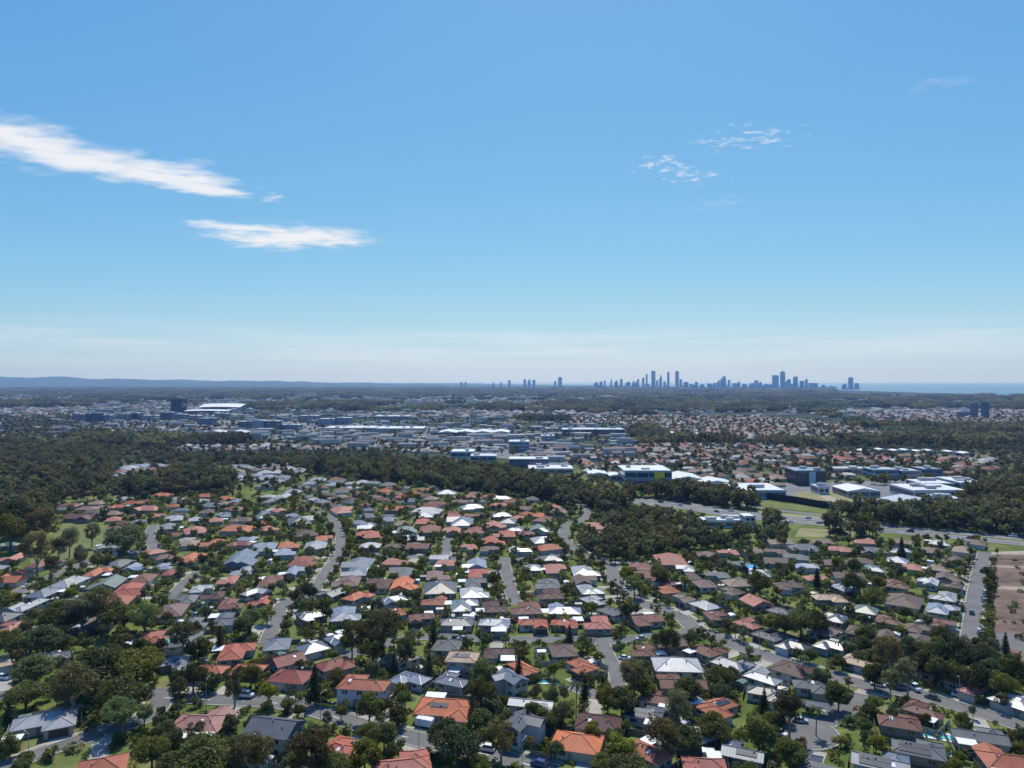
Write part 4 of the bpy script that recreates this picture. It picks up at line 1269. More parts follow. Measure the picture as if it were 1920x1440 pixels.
def stuff(name, label, col, pts, rots, scales, idx, tint=None):
    n = len(pts)
    me = bpy.data.meshes.new(name); me.vertices.add(n); me.vertices.foreach_set('co', np.asarray(pts, dtype=np.float32).ravel())
    a = me.attributes.new('rot', 'FLOAT', 'POINT'); a.data.foreach_set('value', np.asarray(rots, dtype=np.float32))
    a = me.attributes.new('size', 'FLOAT_VECTOR', 'POINT'); a.data.foreach_set('vector', np.asarray(scales, dtype=np.float32).ravel())
    a = me.attributes.new('pick', 'INT', 'POINT'); a.data.foreach_set('value', np.asarray(idx, dtype=np.int32))
    if tint is not None:
        a = me.attributes.new('tint', 'FLOAT_COLOR', 'POINT'); a.data.foreach_set('color', np.asarray(tint, dtype=np.float32).ravel())
    o = bpy.data.objects.new(name, me); C.objects.link(o)
    g = bpy.data.node_groups.new(name, 'GeometryNodeTree')
    g.interface.new_socket('Geometry', in_out='INPUT', socket_type='NodeSocketGeometry'); g.interface.new_socket('Geometry', in_out='OUTPUT', socket_type='NodeSocketGeometry')
    gi, go = g.nodes.new('NodeGroupInput'), g.nodes.new('NodeGroupOutput')
    ci = g.nodes.new('GeometryNodeCollectionInfo'); ci.inputs[0].default_value = col; ci.inputs['Separate Children'].default_value = True; ci.inputs['Reset Children'].default_value = True
    ip = g.nodes.new('GeometryNodeInstanceOnPoints'); ip.inputs['Pick Instance'].default_value = True
    def attr(nm, ty):
        q = g.nodes.new('GeometryNodeInputNamedAttribute'); q.data_type = ty; q.inputs[0].default_value = nm; return q.outputs[0]
    cx = g.nodes.new('ShaderNodeCombineXYZ'); g.links.new(attr('rot', 'FLOAT'), cx.inputs[2])
    g.links.new(gi.outputs[0], ip.inputs['Points']); g.links.new(ci.outputs[0], ip.inputs['Instance']); g.links.new(attr('pick', 'INT'), ip.inputs['Instance Index'])
    g.links.new(cx.outputs[0], ip.inputs['Rotation']); g.links.new(attr('size', 'FLOAT_VECTOR'), ip.inputs['Scale']); g.links.new(ip.outputs[0], go.inputs[0])
    md = o.modifiers.new('scatter', 'NODES'); md.node_group = g
    tag(o, label, None, None, 'stuff'); return o
KI = {'shade': 0, 'gum': 1, 'bright': 2, 'pine': 3, 'palm': 1}
stuff('garden_trees', 'smaller garden trees filling the yards', MIDCOL, [(t['x'], t['y'], 0) for t in T_REST], [rnd.uniform(0, 6.28) for _ in T_REST],
      [(t['dia'] / 8.4, t['dia'] / 8.4, t['h'] / 9.6) for t in T_REST], [KI[t['kind']] for t in T_REST])
pts = []
for _ in range(30000):
    y = math.sqrt(rnd.uniform(178 ** 2, 620 ** 2)); x = rnd.uniform(-0.77, 0.77) * y
    px, py = to_px(x, y)
    if taken(x, y) or not suburb(px, py): continue
    near_h = taken(x + 2.2, y) or taken(x - 2.2, y) or taken(x, y + 2.2) or taken(x, y - 2.2)
    if rnd.random() < (0.85 if near_h else 0.28): pts.append((x, y, 0))
for k in range(140):
    t_ = rnd.random(); p = at(1862 - 8 * t_ + rnd.uniform(-4, 3) * (1 + t_), 1046 + 160 * t_); pts.append((p.x, p.y, 0))
for k in range(14):
    p = at(rnd.uniform(1880, 1925), rnd.uniform(1050, 1200)); pts.append((p.x, p.y, 0))
sz = [rnd.uniform(0.7, 2.2) for _ in pts]
stuff('garden_shrubbery', 'low garden shrubs and hedges around the houses', BUSHCOL, pts, [rnd.uniform(0, 6.28) for _ in pts], [(s, s, s * rnd.uniform(0.7, 1.2)) for s in sz], [rnd.choice([0, 0, 1, 2, 3]) for _ in pts])
# golden bush by the turning circle
tr, cl = tree_form('shade', 5, 14)
gb = empty('golden_shrub', at(1576, 1402), 0.4, 1); gb.scale = (0.55, 0.5, 0.42)
put('trunk', TREES['shade'][0][0], gb); put('crown', leaf_mesh('crown', [L['yellow']], cl, 80, 0.3, 3), gb)
tag(gb, 'bright yellow leafy shrub beside the end of the cul-de-sac', 'shrub')

# the dark wood, the roadside belts and the forest on the right
F1 = [(270, 862), (480, 861), (640, 868), (760, 876), (850, 882), (950, 892), (1050, 907), (1170, 928), (1190, 950), (1160, 972), (1090, 956), (1000, 937), (900, 925), (760, 909), (640, 895), (600, 890), (560, 882), (470, 873), (300, 871)]
F2 = [(-80, 842), (120, 838), (230, 848), (222, 868), (205, 905), (120, 935), (100, 950), (90, 985), (40, 1005), (-80, 1010)]
F2B = [(210, 915), (290, 908), (345, 880), (400, 890), (440, 905), (430, 928), (330, 930), (240, 938)]
F4 = [(1560, 964), (1650, 966), (1790, 968), (1815, 938), (1870, 905), (1990, 893), (1990, 1012), (1850, 1004), (1760, 995), (1650, 985), (1560, 978)]
F5 = [(1180, 932), (1260, 926), (1330, 930), (1425, 944), (1425, 957), (1340, 952), (1250, 944), (1180, 938)]
F8 = [(1422, 990), (1468, 994), (1470, 1008), (1425, 1006)]
F9 = [(1552, 996), (1640, 1004), (1640, 1014), (1552, 1008)]
F3B = [(1120, 975), (1190, 956), (1260, 962), (1330, 976), (1330, 1018), (1200, 1024), (1130, 1018)]
woods = [F3B, F1, F2, F2B, F3, F4, F5, F8, F9]
def fill_poly(poly, step, jit):
    W = [at(*p) for p in poly]; y0, y1 = min(p.y for p in W), max(p.y for p in W); out = []
    y = y0
    while y < y1:
        s = step
        x0 = min(p.x for p in W); x1 = max(p.x for p in W); x = x0
        while x < x1:
            q = (x + rnd.uniform(-jit, jit), y + rnd.uniform(-jit, jit))
            if inpoly(*q, [(p.x, p.y) for p in W]): out.append(q)
            x += s
        y += step
    return out
BLD = []                                   # footprints that trees keep off: (x, y, r)
wpts = []
for poly in woods:
    for (x, y) in fill_poly(poly, 6.2, 3.0):
        if y < 1145 and abs(x) < 890 and occr[int(min(max(y - GY0, 0), GH - 1)), int(x - GX0)]: continue
        if abs(x) > 0.78 * y: continue
        wpts.append((x, y))

# ------------------------------------------------------------------ larger buildings of the middle distance
M['office_glass'] = paint('tinted office glass', (0.035, 0.055, 0.085), 0.15, 0.25, 0.05, 0.8)
M['blue_glass'] = paint('blue facade glass', (0.06, 0.11, 0.18), 0.2, 0.2, 0.05, 0.8)
M['b_wall'] = wall_material('building wall paint')
M['b_roof'] = roof_material('building roof sheet', True)
M['yellow_panel'] = paint('yellow facade panel', (0.80, 0.56, 0.03), 0.5)
M['teal_panel'] = paint('pale green facade panel', (0.30, 0.48, 0.48), 0.4)
GREY, WHITE, BLUEG, BEIGE, DARK = (0.34, 0.36, 0.39), (0.70, 0.71, 0.72), (0.24, 0.29, 0.36), (0.50, 0.44, 0.36), (0.02, 0.024, 0.032)
def building(x0, x1, yt, yb, depth, wall, roof, label, cat='building', name='building', glass='office_glass', bands=None, rot=0.0, plant=2, gable=False, stepped=False):
    D = HC * F / (yb - HY); w = (x1 - x0) / F * D; hgt = max(4.0, (yb - yt) / F * D)
    cx = ((x0 + x1) / 2 - 960) / F * D
    root = empty(name, (cx, D + depth / 2, 0), rot, 8)
    BLD.append((cx, D + depth / 2, w / 2 + 5, depth / 2 + 5))
    hw, hd = w / 2, depth / 2
    mb = MB(); mb.box(-hw, hw, -hd, hd, 0, hgt, bottom=False); mb.build('wall', M['b_wall'], root, wall)
    mb = MB()
    if gable:
        n = max(1, int(w / 30)); bw = (w + 1.0) / n
        for k in range(n):
            xa, xb = -hw - 0.5 + k * bw, -hw - 0.5 + (k + 1) * bw; xm = (xa + xb) / 2; rise = bw * 0.09
            A = [(xa, -hd - .5, hgt + .05), (xm, -hd - .5, hgt + rise), (xb, -hd - .5, hgt + .05)]; B = [(p[0], hd + .5, p[2]) for p in A]
            mb.face([A[0], A[1], B[1], B[0]][::-1], 0, [(p[1], p[0]) for p in (A[0], A[1], B[1], B[0])][::-1]); mb.face([A[1], A[2], B[2], B[1]][::-1], 0, [(p[1], p[0]) for p in (A[1], A[2], B[2], B[1])][::-1]); mb.face(A[::-1]); mb.face(B)
    else:
        mb.box(-hw - 0.4, hw + 0.4, -hd - 0.4, hd + 0.4, hgt + 0.02, hgt + 0.5)
        mb.box(-hw - 0.4, hw + 0.4, -hd - 0.4, -hd, hgt + 0.5, hgt + 1.1)
    ro = mb.build('roof', M['b_roof'], root, roof)
    rs = random.Random(int(x0 * 7 + yb))
    if not gable:
        for k in range(plant):
            px_, py_ = rs.uniform(-hw * .7, hw * .7), rs.uniform(-hd * .5, hd * .6); s = rs.uniform(2, 4.5)
            t2 = MB(); t2.box(px_ - s, px_ + s, py_ - s * .6, py_ + s * .6, hgt + 0.5, hgt + 0.5 + rs.uniform(1.2, 3)); t2.build('roof_plant', M['b_wall'], ro, (0.45, 0.46, 0.47))
    n = bands if bands is not None else max(1, int(hgt / 3.6))
    for k in range(n):
        z0 = hgt * (k + 0.28) / n; z1 = hgt * (k + 0.82) / n
        t2 = MB()
        nb = max(2, int(w / 9)); seg = w / nb
        for q in range(nb): t2.box(-hw + q * seg + 0.5, -hw + (q + 1) * seg - 0.5, -hd - 0.12, -hd - 0.01, z0, z1)
        t2.box(hw + 0.01, hw + 0.12, -hd + 1, hd - 1, z0, z1); t2.box(-hw - 0.12, -hw - 0.01, -hd + 1, hd - 1, z0, z1)
        t2.build('window_band', M[glass], root)
    tag(root, label, cat); return root, w, hgt, hd
yb_, w_, h_, d_ = building(1172, 1260, 884, 914, 45, (0.30, 0.33, 0.39), WHITE, 'grey-blue commercial building with a yellow corner panel', bands=2)
t2 = MB(); t2.box(w_ * 0.12, w_ * 0.34, -d_ - 0.35, -d_ - 0.14, 1, h_ - 0.5); t2.build('yellow_panel', M['yellow_panel'], yb_)
building(1262, 1318, 898, 909, 40, WHITE, WHITE, 'low white building beside the one with the yellow panel', gable=True)
building(1312, 1378, 909, 915, 30, WHITE, WHITE, 'long low white shed behind the roadside trees', gable=True)
building(1386, 1474, 921, 936, 45, (0.45, 0.5, 0.56), WHITE, 'white-roofed showroom with a dark glass front above the green bank', glass='blue_glass', bands=1)
tb, w_, h_, d_ = building(1494, 1549, 884, 910, 30, DARK, BLUEG, 'dark glass office block with a pale green stripe', bands=5)
t2 = MB(); t2.box(-w_ * 0.08, w_ * 0.14, -d_ - 0.4, -d_ - 0.14, 0, h_ - 0.3); t2.build('stripe', M['teal_panel'], tb)
building(1640, 1686, 882, 898, 25, (0.40, 0.45, 0.52), (0.4, 0.44, 0.5), 'blue-grey apartment block, left one of three', glass='blue_glass')
building(1693, 1727, 884, 899, 25, (0.5, 0.54, 0.6), (0.5, 0.53, 0.58), 'blue-grey apartment block, middle one of three', glass='blue_glass')
building(1735, 1768, 881, 897, 25, (0.22, 0.26, 0.33), BLUEG, 'dark blue apartment block, right one of three', glass='blue_glass')
building(1563, 1632, 880, 890, 20, BEIGE, (0.5, 0.46, 0.46), 'long low beige units behind the vacant block')
building(1590, 1651, 921, 933, 30, (0.5, 0.5, 0.5), WHITE, 'white-roofed showroom beside the hardstand yard', gable=True, bands=1)
building(1536, 1555, 914, 927, 18, WHITE, (0.55, 0.55, 0.62), 'small white building on the vacant block', bands=1)
building(1683, 1768, 944, 956, 26, (0.22, 0.25, 0.30), (0.36, 0.41, 0.50), 'grey-blue shopping hall with a ribbed roof at the yard end', gable=True, bands=1)
building(1772, 1808, 937, 954, 26, (0.45, 0.48, 0.52), (0.6, 0.62, 0.66), 'pale block joined to the ribbed shopping hall', bands=1)
building(1715, 1815, 921, 937, 40, WHITE, WHITE, 'large white flat-roofed shopping centre', bands=1, plant=4)
building(1733, 1790, 908, 921, 30, (0.2, 0.22, 0.25), WHITE, 'white-roofed shop building behind the shopping centre', bands=1)
building(1803, 1852, 906, 920, 40, WHITE, WHITE, 'white stepped shop building nearest the dark forest', bands=1, plant=3)
for k, (x, y) in enumerate(((1626, 853), (1656, 851), (1684, 853), (1704, 852), (1727, 854), (1748, 853), (1787, 855), (1817, 858))):
    building(x - (11 if k in (0, 7) else 8), x + (11 if k in (0, 7) else 8), y - 8, y, 16, (0.78, 0.78, 0.76), WHITE, 'bright white gabled townhouse, %s of eight along the wood edge' % (['leftmost', 'second', 'third', 'fourth', 'fifth', 'sixth', 'seventh', 'rightmost'][k]), 'townhouse', 'townhouse', gable=True, bands=1)
building(1822, 1834, 756, 784, 8, (0.22, 0.26, 0.32), GREY, 'left of two dark apartment towers on the far right', 'tower', 'tower')
building(1843, 1855, 754, 785, 8, (0.17, 0.20, 0.26), GREY, 'right of two dark apartment towers on the far right', 'tower', 'tower')
building(1800, 1818, 773, 783, 14, BLUEG, (0.45, 0.5, 0.58), 'low blue-grey block at the foot of the two dark towers')
building(1056, 1118, 806, 817, 50, (0.16, 0.18, 0.24), (0.62, 0.65, 0.70), 'long two-tier office with a pale roof, left half', bands=2)
building(1121, 1172, 806, 817, 50, (0.18, 0.2, 0.26), (0.58, 0.61, 0.66), 'long two-tier office with a pale roof, right half', bands=2)
building(1243, 1287, 815, 822, 40, (0.5, 0.5, 0.52), WHITE, 'white-roofed school hall among the tan roofs', gable=True, bands=1)
building(1296, 1341, 818, 826, 40, BLUEG, (0.5, 0.54, 0.6), 'blue-grey school hall among the tan roofs', gable=True, bands=1)
building(955, 992, 829, 848, 35, (0.30, 0.36, 0.45), WHITE, 'blue-grey apartment block in the business park', glass='blue_glass')
building(1016, 1040, 818, 831, 30, (0.33, 0.38, 0.45), WHITE, 'smaller blue-grey block behind the business park road', glass='blue_glass')
building(1024, 1048, 804, 818, 30, BEIGE, (0.55, 0.5, 0.42), 'beige mid-rise block beside the long office')
building(822, 955, 811, 819, 60, (0.10, 0.10, 0.11), WHITE, 'very long white warehouse roof in the centre', gable=True, bands=0)
building(605, 700, 803, 810, 70, (0.3, 0.3, 0.32), WHITE, 'white shopping mall roof, left wing', plant=3, bands=0)
building(702, 792, 804, 812, 70, (0.3, 0.3, 0.32), WHITE, 'white shopping mall roof, right wing', plant=3, bands=0)
building(378, 460, 811, 818, 30, (0.5, 0.5, 0.52), (0.6, 0.6, 0.62), 'long pale shed left of the wooded gap', gable=True, bands=0)
building(525, 560, 797, 807, 30, GREY, (0.6, 0.62, 0.66), 'pale grey block beside the dark glass offices')
building(320, 341, 748, 776, 36, DARK, (0.03, 0.035, 0.05), 'black glass office tower beside the stadium', 'tower', 'tower', bands=8)
building(446, 470, 791, 809, 30, (0.15, 0.18, 0.24), (0.6, 0.62, 0.66), 'dark glass office, left of the trio before the mall', glass='office_glass')
building(472, 494, 789, 809, 30, (0.35, 0.40, 0.47), WHITE, 'blue-grey office, middle of the trio before the mall', glass='blue_glass')
building(496, 520, 790, 809, 30, (0.12, 0.15, 0.2), WHITE, 'dark glass office, right of the trio before the mall', glass='office_glass')
building(596, 625, 786, 800, 35, (0.32, 0.37, 0.45), (0.6, 0.65, 0.72), 'blue-grey mid-rise beside the mall, left', glass='blue_glass')
building(628, 655, 784, 799, 35, (0.28, 0.33, 0.42), (0.6, 0.65, 0.72), 'blue-grey mid-rise beside the mall, right', glass='blue_glass')
building(700, 765, 781, 790, 60, (0.4, 0.4, 0.45), (0.62, 0.62, 0.66), 'pale hospital block behind the mall', plant=5)
building(560, 594, 780, 792, 40, (0.36, 0.36, 0.40), (0.55, 0.57, 0.62), 'grey mid-rise between the offices and the mall')
for k, (x0, x1, yt, yb, c, wd) in enumerate(((135, 157, 777, 791, GREY, 'pale grey apartment block, leftmost of the western cluster'), (160, 169, 776, 794, (0.14, 0.17, 0.22), 'narrow dark apartment block in the western cluster'), (171, 182, 775, 795, (0.16, 0.19, 0.25), 'dark apartment block with pale side in the western cluster'), (184, 206, 779, 794, (0.5, 0.52, 0.56), 'pale apartment block right of the dark pair'), (178, 204, 768, 778, (0.55, 0.55, 0.58), 'white block behind the western cluster'), (221, 238, 777, 790, BEIGE, 'beige apartment block right of the western cluster'), (240, 258, 775, 789, (0.2, 0.13, 0.1), 'brown apartment block right of the beige one'), (262, 292, 780, 789, (0.6, 0.6, 0.62), 'white shop block left of the black tower'), (300, 322, 774, 790, (0.1, 0.12, 0.17), 'dark block at the foot of the black tower'), (324, 345, 778, 792, (0.25, 0.28, 0.35), 'grey-blue block below the black tower'), (372, 398, 785, 800, (0.22, 0.27, 0.34), 'blue-grey block below the stadium'), (346, 372, 780, 790, (0.5, 0.52, 0.56), 'white block below the stadium'), (402, 425, 776, 784, (0.45, 0.42, 0.38), 'small pale block right of the stadium'))):
    building(x0, x1, yt, yb, 28, c, (0.6, 0.62, 0.66), wd)
building(845, 888, 848, 858, 40, (0.5, 0.54, 0.6), (0.66, 0.7, 0.74), 'pale two-storey showroom above the wood', bands=1)
building(882, 930, 856, 865, 30, (0.45, 0.48, 0.52), (0.6, 0.64, 0.68), 'grey showroom above the wood, left of the dark one', bands=1)
building(955, 1028, 862, 877, 30, (0.04, 0.05, 0.07), WHITE, 'dark glass showroom with a white roof above the wood', glass='blue_glass', bands=1)
building(992, 1075, 880, 888, 35, WHITE, WHITE, 'white flat showroom with roof units above the wood', plant=5, bands=1)
building(1105, 1140, 889, 898, 25, WHITE, WHITE, 'white shed left of the yellow-panelled building', gable=True, bands=1)
building(1143, 1168, 892, 902, 22, (0.55, 0.56, 0.58), WHITE, 'small white shed against the yellow-panelled building', gable=True, bands=1)
building(116, 152, 893, 900, 18, WHITE, WHITE, 'long white modern villa in the left wood, lower wing', 'villa', 'villa', bands=1)
building(138, 184, 887, 897, 14, (0.5, 0.5, 0.5), WHITE, 'long white modern villa in the left wood, upper wing', 'villa', 'villa', bands=1)
building(41, 57, 922, 933, 12, WHITE, WHITE, 'bright white villa at the edge of the left wood', 'villa', 'villa', bands=1)
building(83, 96, 924, 932, 10, WHITE, WHITE, 'small white villa right of the bright white one', 'villa', 'villa', bands=1)
building(1322, 1395, 978, 990, 14, WHITE, WHITE, 'long white stepped office beside the motorway', bands=1, plant=4)
building(1398, 1416, 970, 996, 12, (0.6, 0.62, 0.68), WHITE, 'tall white end block beside the motorway', bands=3, plant=0)
# the stadium: ring of stands under a white arched roof
sx0, sx1 = 345, 428; D = HC * F / (777 - HY); w = (sx1 - sx0) / F * D; cx = ((sx0 + sx1) / 2 - 960) / F * D
st = empty('stadium', (cx, D + 70, 0), 0, 20); BLD.append((cx, D + 70, w / 2 + 10, 90))
for name, y0, y1, zz in (('near_roof', -74, -46, 13.0), ('far_roof', 22, 72, 27.0)):
    mb = MB()
    n = 12
    for k in range(n):
        xa, xb = -w / 2 + w * k / n, -w / 2 + w * (k + 1) / n
        za, zb = zz + 1.5 * math.sin(3.1416 * k / n), zz + 1.5 * math.sin(3.1416 * (k + 1) / n)
        mb.face([(xa, y0, za - (9 if y0 > 0 else 3)), (xb, y0, zb - (9 if y0 > 0 else 3)), (xb, y1, zb), (xa, y1, za)]); mb.face([(xa, y1, za - 16), (xb, y1, zb - 16), (xb, y1, zb), (xa, y1, za)])
    mb.build(name, M['white'], st)
for k, (xa, xb, ya, yb2, hh) in enumerate(((-w / 2 + 4, w / 2 - 4, -62, -48, 8), (-w / 2 + 4, w / 2 - 4, 40, 66, 18), (-w / 2, -w / 2 + 22, -36, 38, 14), (w / 2 - 22, w / 2, -36, 38, 14))):
    mb = MB(); mb.box(xa, xb, ya, yb2, 0, hh); mb.build('stand', M['b_wall'], st, (0.22, 0.26, 0.33))
for s in (-1, 1):
    for y in (-68, 68):
        mb = MB(); mb.tube((s * w * 0.46, y, 0), (s * w * 0.46, y, 20 if y < 0 else 28), 1.0, 0.8, 6); mb.build('mast', M['alu'], st)
tag(st, 'football stadium with a long white roof beside the black tower', 'stadium')
# noise barrier along the slip road
lineb = dense(catmull([at(*p) for p in ((1390, 927), (1432, 935), (1494, 944), (1540, 952), (1600, 957), (1684, 960))]), 6)
nb_ = MB(); A = ribbon_edges(lineb, 0.25); B = ribbon_edges(lineb, -0.25)
for k in range(len(lineb) - 1):
    hh = 5.5
    for u in (A, B): nb_.face([(u[k].x, u[k].y, 0), (u[k + 1].x, u[k + 1].y, 0), (u[k + 1].x, u[k + 1].y, hh), (u[k].x, u[k].y, hh)])
    nb_.face([(A[k].x, A[k].y, hh), (A[k + 1].x, A[k + 1].y, hh), (B[k + 1].x, B[k + 1].y, hh), (B[k].x, B[k].y, hh)])
nbo = empty('noise_barrier', (0, 0, 0)); nb_.build('panel_run', M['barrier'], nbo)
for k in range(0, len(lineb), 2):
    t2 = MB(); q = lineb[k]; t2.box(q.x - 0.3, q.x + 0.3, q.y - 0.35, q.y + 0.35, 0, 5.8); t2.build('post', M['barrier'], nbo)
tag(nbo, 'long dark noise barrier wall curving beside the slip road', 'barrier')

def clear(x, y): return not any(abs(x - a) < c and abs(y - b_) < d for a, b_, c, d in BLD)
wpts = [p for p in wpts if clear(*p)]
sc = [rnd.uniform(0.5, 0.8) if inpoly(*to_px(*p), F3B) else rnd.uniform(0.75, 1.2) if inpoly(*to_px(*p), F3) else rnd.uniform(0.7, 1.25) if to_px(*p)[0] < 780 and p[1] > 780 else rnd.uniform(0.95, 1.6) for p in wpts]
for x, y in list(wpts):
    if rnd.random() < 0.9: wpts.append((x + rnd.uniform(-4, 4), y + rnd.uniform(-4, 4))); sc.append(rnd.uniform(0.35, 0.6))
stuff('woodland', 'dark dense woodland belts between suburb and motorway', MIDCOL, [(x, y, 0) for x, y in wpts], [rnd.uniform(0, 6.28) for _ in wpts], [(s, s, s * rnd.uniform(0.85, 1.25)) for s in sc], [rnd.choice([3, 4, 3, 4, 1, 0]) for _ in wpts])

# ------------------------------------------------------------------ houses beyond counting
def vnoise(x, y, s):
    def hsh(i, j): return (math.sin(i * 127.1 + j * 311.7) * 43758.5453) % 1.0
    x, y = x / s, y / s; i, j = math.floor(x), math.floor(y); u, v = x - i, y - j; u, v = u * u * (3 - 2 * u), v * v * (3 - 2 * v)
    return (hsh(i, j) * (1 - u) + hsh(i + 1, j) * u) * (1 - v) + (hsh(i, j + 1) * (1 - u) + hsh(i + 1, j + 1) * u) * v

def far_house(L_, W_, wing):
    mb = MB(); mb.box(-L_ / 2, L_ / 2, -W_ / 2, W_ / 2, 0, 2.7, 2, bottom=False)
    hip_block(mb, 0, L_, W_, 2.72, PITCH)
    if wing:
        mb.box(-L_ / 2 + 0.1, -L_ / 2 + 6, W_ / 2 - 0.5, W_ / 2 + 4, 0, 2.68, 2, bottom=False); hip_block(mb, 0, 6, 9, 2.7, PITCH, ox=-L_ / 2 + 3.1, oy=W_ / 2 - 0.4)
    return mb.mesh('house', [M['far_roof'], M['gutter'], M['far_wall']])
def far_shed(L_, W_, hh):
    mb = MB(); mb.box(-L_ / 2, L_ / 2, -W_ / 2, W_ / 2, 0, hh, 2, bottom=False)
    A = [(-L_ / 2 - .3, -W_ / 2 - .3, hh + .05), (-L_ / 2 - .3, 0, hh + W_ * .06), (-L_ / 2 - .3, W_ / 2 + .3, hh + .05)]; B = [(-p[0], p[1], p[2]) for p in A]
    for k in (0, 1): mb.face([A[k], B[k], B[k + 1], A[k + 1]], 0, [(p[0], p[1]) for p in (A[k], B[k], B[k + 1], A[k + 1])])
    mb.face(A, 2); mb.face(B[::-1], 2)
    mb.box(-L_ / 4, -L_ / 4 + 3, 1, 3, hh + 0.2, hh + 1.6, 1); mb.box(-L_ / 2 + 1, L_ / 2 - 1, -W_ / 2 - .1, -W_ / 2 - .02, hh * .3, hh * .6, 1)
    return mb.mesh('shed', [M['far_roof'], M['gutter'], M['far_wall']])
HOUSECOL = sources(('a', far_house(15, 11, True)), ('b', far_house(14, 12, False)), ('c', far_house(17, 10, True)), ('d', far_shed(22, 15, 6)), ('e', far_shed(30, 14, 8)))
C1 = [(1180, 905), (1240, 874), (1480, 880), (1560, 872), (1640, 875), (1800, 878), (1870, 870), (1860, 858), (1610, 852), (1450, 835), (1250, 832), (1160, 842), (1090, 850), (1060, 862), (1090, 885)]
C1B = [(1262, 880), (1490, 884), (1490, 912), (1480, 918), (1380, 912), (1300, 905)]
C1C = [(1552, 877), (1640, 879), (1640, 898), (1556, 902)]
C1D = [(1772, 878), (1860, 868), (1880, 884), (1800, 900)]
C2 = [(1140, 797), (1300, 781), (1420, 782), (1560, 793), (1680, 812), (1700, 824), (1640, 832), (1450, 830), (1350, 826), (1240, 812), (1180, 805)]
C3 = [(1600, 778), (1800, 772), (1990, 768), (1990, 800), (1760, 806), (1640, 800)]
C4 = [(290, 838), (700, 834), (860, 835), (900, 850), (840, 852), (640, 845), (330, 850)]
C5 = [(150, 796), (330, 790), (460, 800), (450, 812), (250, 814), (150, 806)]
C5B = [(660, 812), (820, 822), (950, 825), (1000, 850), (940, 850), (860, 845), (760, 838), (660, 822)]
C6 = [(222, 878), (290, 871), (345, 872), (340, 890), (225, 905)]
C6B = [(398, 878), (520, 872), (560, 880), (500, 908), (410, 905)]
C8 = [(-40, 782), (140, 776), (160, 812), (120, 832), (-40, 834)]
C7 = [(1040, 785), (1300, 778), (1300, 784), (1130, 797), (1060, 797)]
TINT = {'warm': ['tan', 'brown', 'dusty pink', 'tan', 'coral', 'off-white', 'red-brown', 'light grey', 'brown', 'white', 'terracotta', 'tan'], 'pale': ['light grey', 'off-white', 'white', 'pale blue-grey', 'grey', 'tan', 'white', 'dusty pink']}
pts, rots, scs, idx, tint = [], [], [], [], []
def far_add(x, y, rot, s, colour, hz=1.0, shed=False):
    pts.append((x, y, 0)); rots.append(rot); scs.append((s, s, s * hz)); idx.append(3 + rnd.randrange(2) if shed else rnd.randrange(3)); k = rnd.uniform(0.85, 1.15); tint.append((*[v * k * (0.8 if y > 900 else 1.0) for v in PAL[colour]], 1))
for h in REST: far_add(h['p'].x, h['p'].y, h['a'], min(h['w'], 15) / 15.5, h['c'])
zone_pts = []
for poly, step, key in ((C1, 19, 'warm'), (C1B, 18, 'warm'), (C1C, 18, 'pale'), (C1D, 18, 'warm'), (C2, 21, 'warm'), (C3, 24, 'warm'), (C4, 17, 'pale'), (C5, 24, 'pale'), (C5B, 22, 'pale'), (C6, 15, 'pale'), (C6B, 16, 'pale'), (C7, 24, 'warm'), (C8, 48, 'pale')):
    for (x, y) in fill_poly(poly, step, 4.0):
        if abs(x) > 0.76 * y or not clear(x, y): continue
        zone_pts.append((x, y))
        if rnd.random() < 0.80: far_add(x, y, rnd.choice([0, 0.3, 1.57, -0.4]) + rnd.uniform(-.2, .2), rnd.uniform(0.75, 1.15), rnd.choice(TINT[key]))
roofs = {}
for _ in range(6500):                      # roofs scattered over the far plain
    py = 727 + 62 * rnd.random() ** 1.5; px = rnd.uniform(-30, 1950); p = at(px, py)
    if p.y < 1900 or p.y > 9800 or not clear(p.x, p.y): continue
    if px > 1560 and py < 742: continue
    big_ = rnd.random() < 0.06 and p.y > 2300
    if vnoise(p.x, p.y, 700) < 0.5 and rnd.random() < 0.85: continue
    far_add(p.x, p.y, rnd.uniform(-.3, .3), rnd.uniform(0.9, 2.0) if big_ else rnd.uniform(0.8, 1.3), rnd.choice(['white', 'off-white', 'light grey', 'tan', 'brown', 'pale blue-grey', 'dusty pink']), 0.8 if big_ else 1.4, big_)
    roofs.setdefault((int(p.x // 60), int(p.y // 100)), []).append((p.x, p.y))
CBD = [(60, 818), (130, 772), (330, 764), (600, 768), (800, 775), (1000, 790), (1180, 800), (1200, 870), (1090, 905), (1000, 895), (850, 868), (760, 852), (560, 834), (300, 822)]
for _ in range(2600):                       # sheds and shops of the business district
    px, py = rnd.uniform(80, 1180), rnd.uniform(770, 880); p = at(px, py)
    if not inpoly(px, py, CBD) or not clear(p.x, p.y) or rnd.random() > 0.55: continue
    if py > 845 and px < 1000 or py > 868: continue
    far_add(p.x, p.y, rnd.uniform(-.15, .15), rnd.uniform(0.45, 1.0), rnd.choice(['white', 'off-white', 'light grey', 'pale blue-grey', 'tan', 'blue-grey', 'grey', 'slate', 'dusty pink']), rnd.uniform(0.8, 1.5), rnd.random() < 0.7)
stuff('distant_houses', 'hundreds of tan and pale roofs spread over the plain', HOUSECOL, pts, rots, scs, idx, tint)
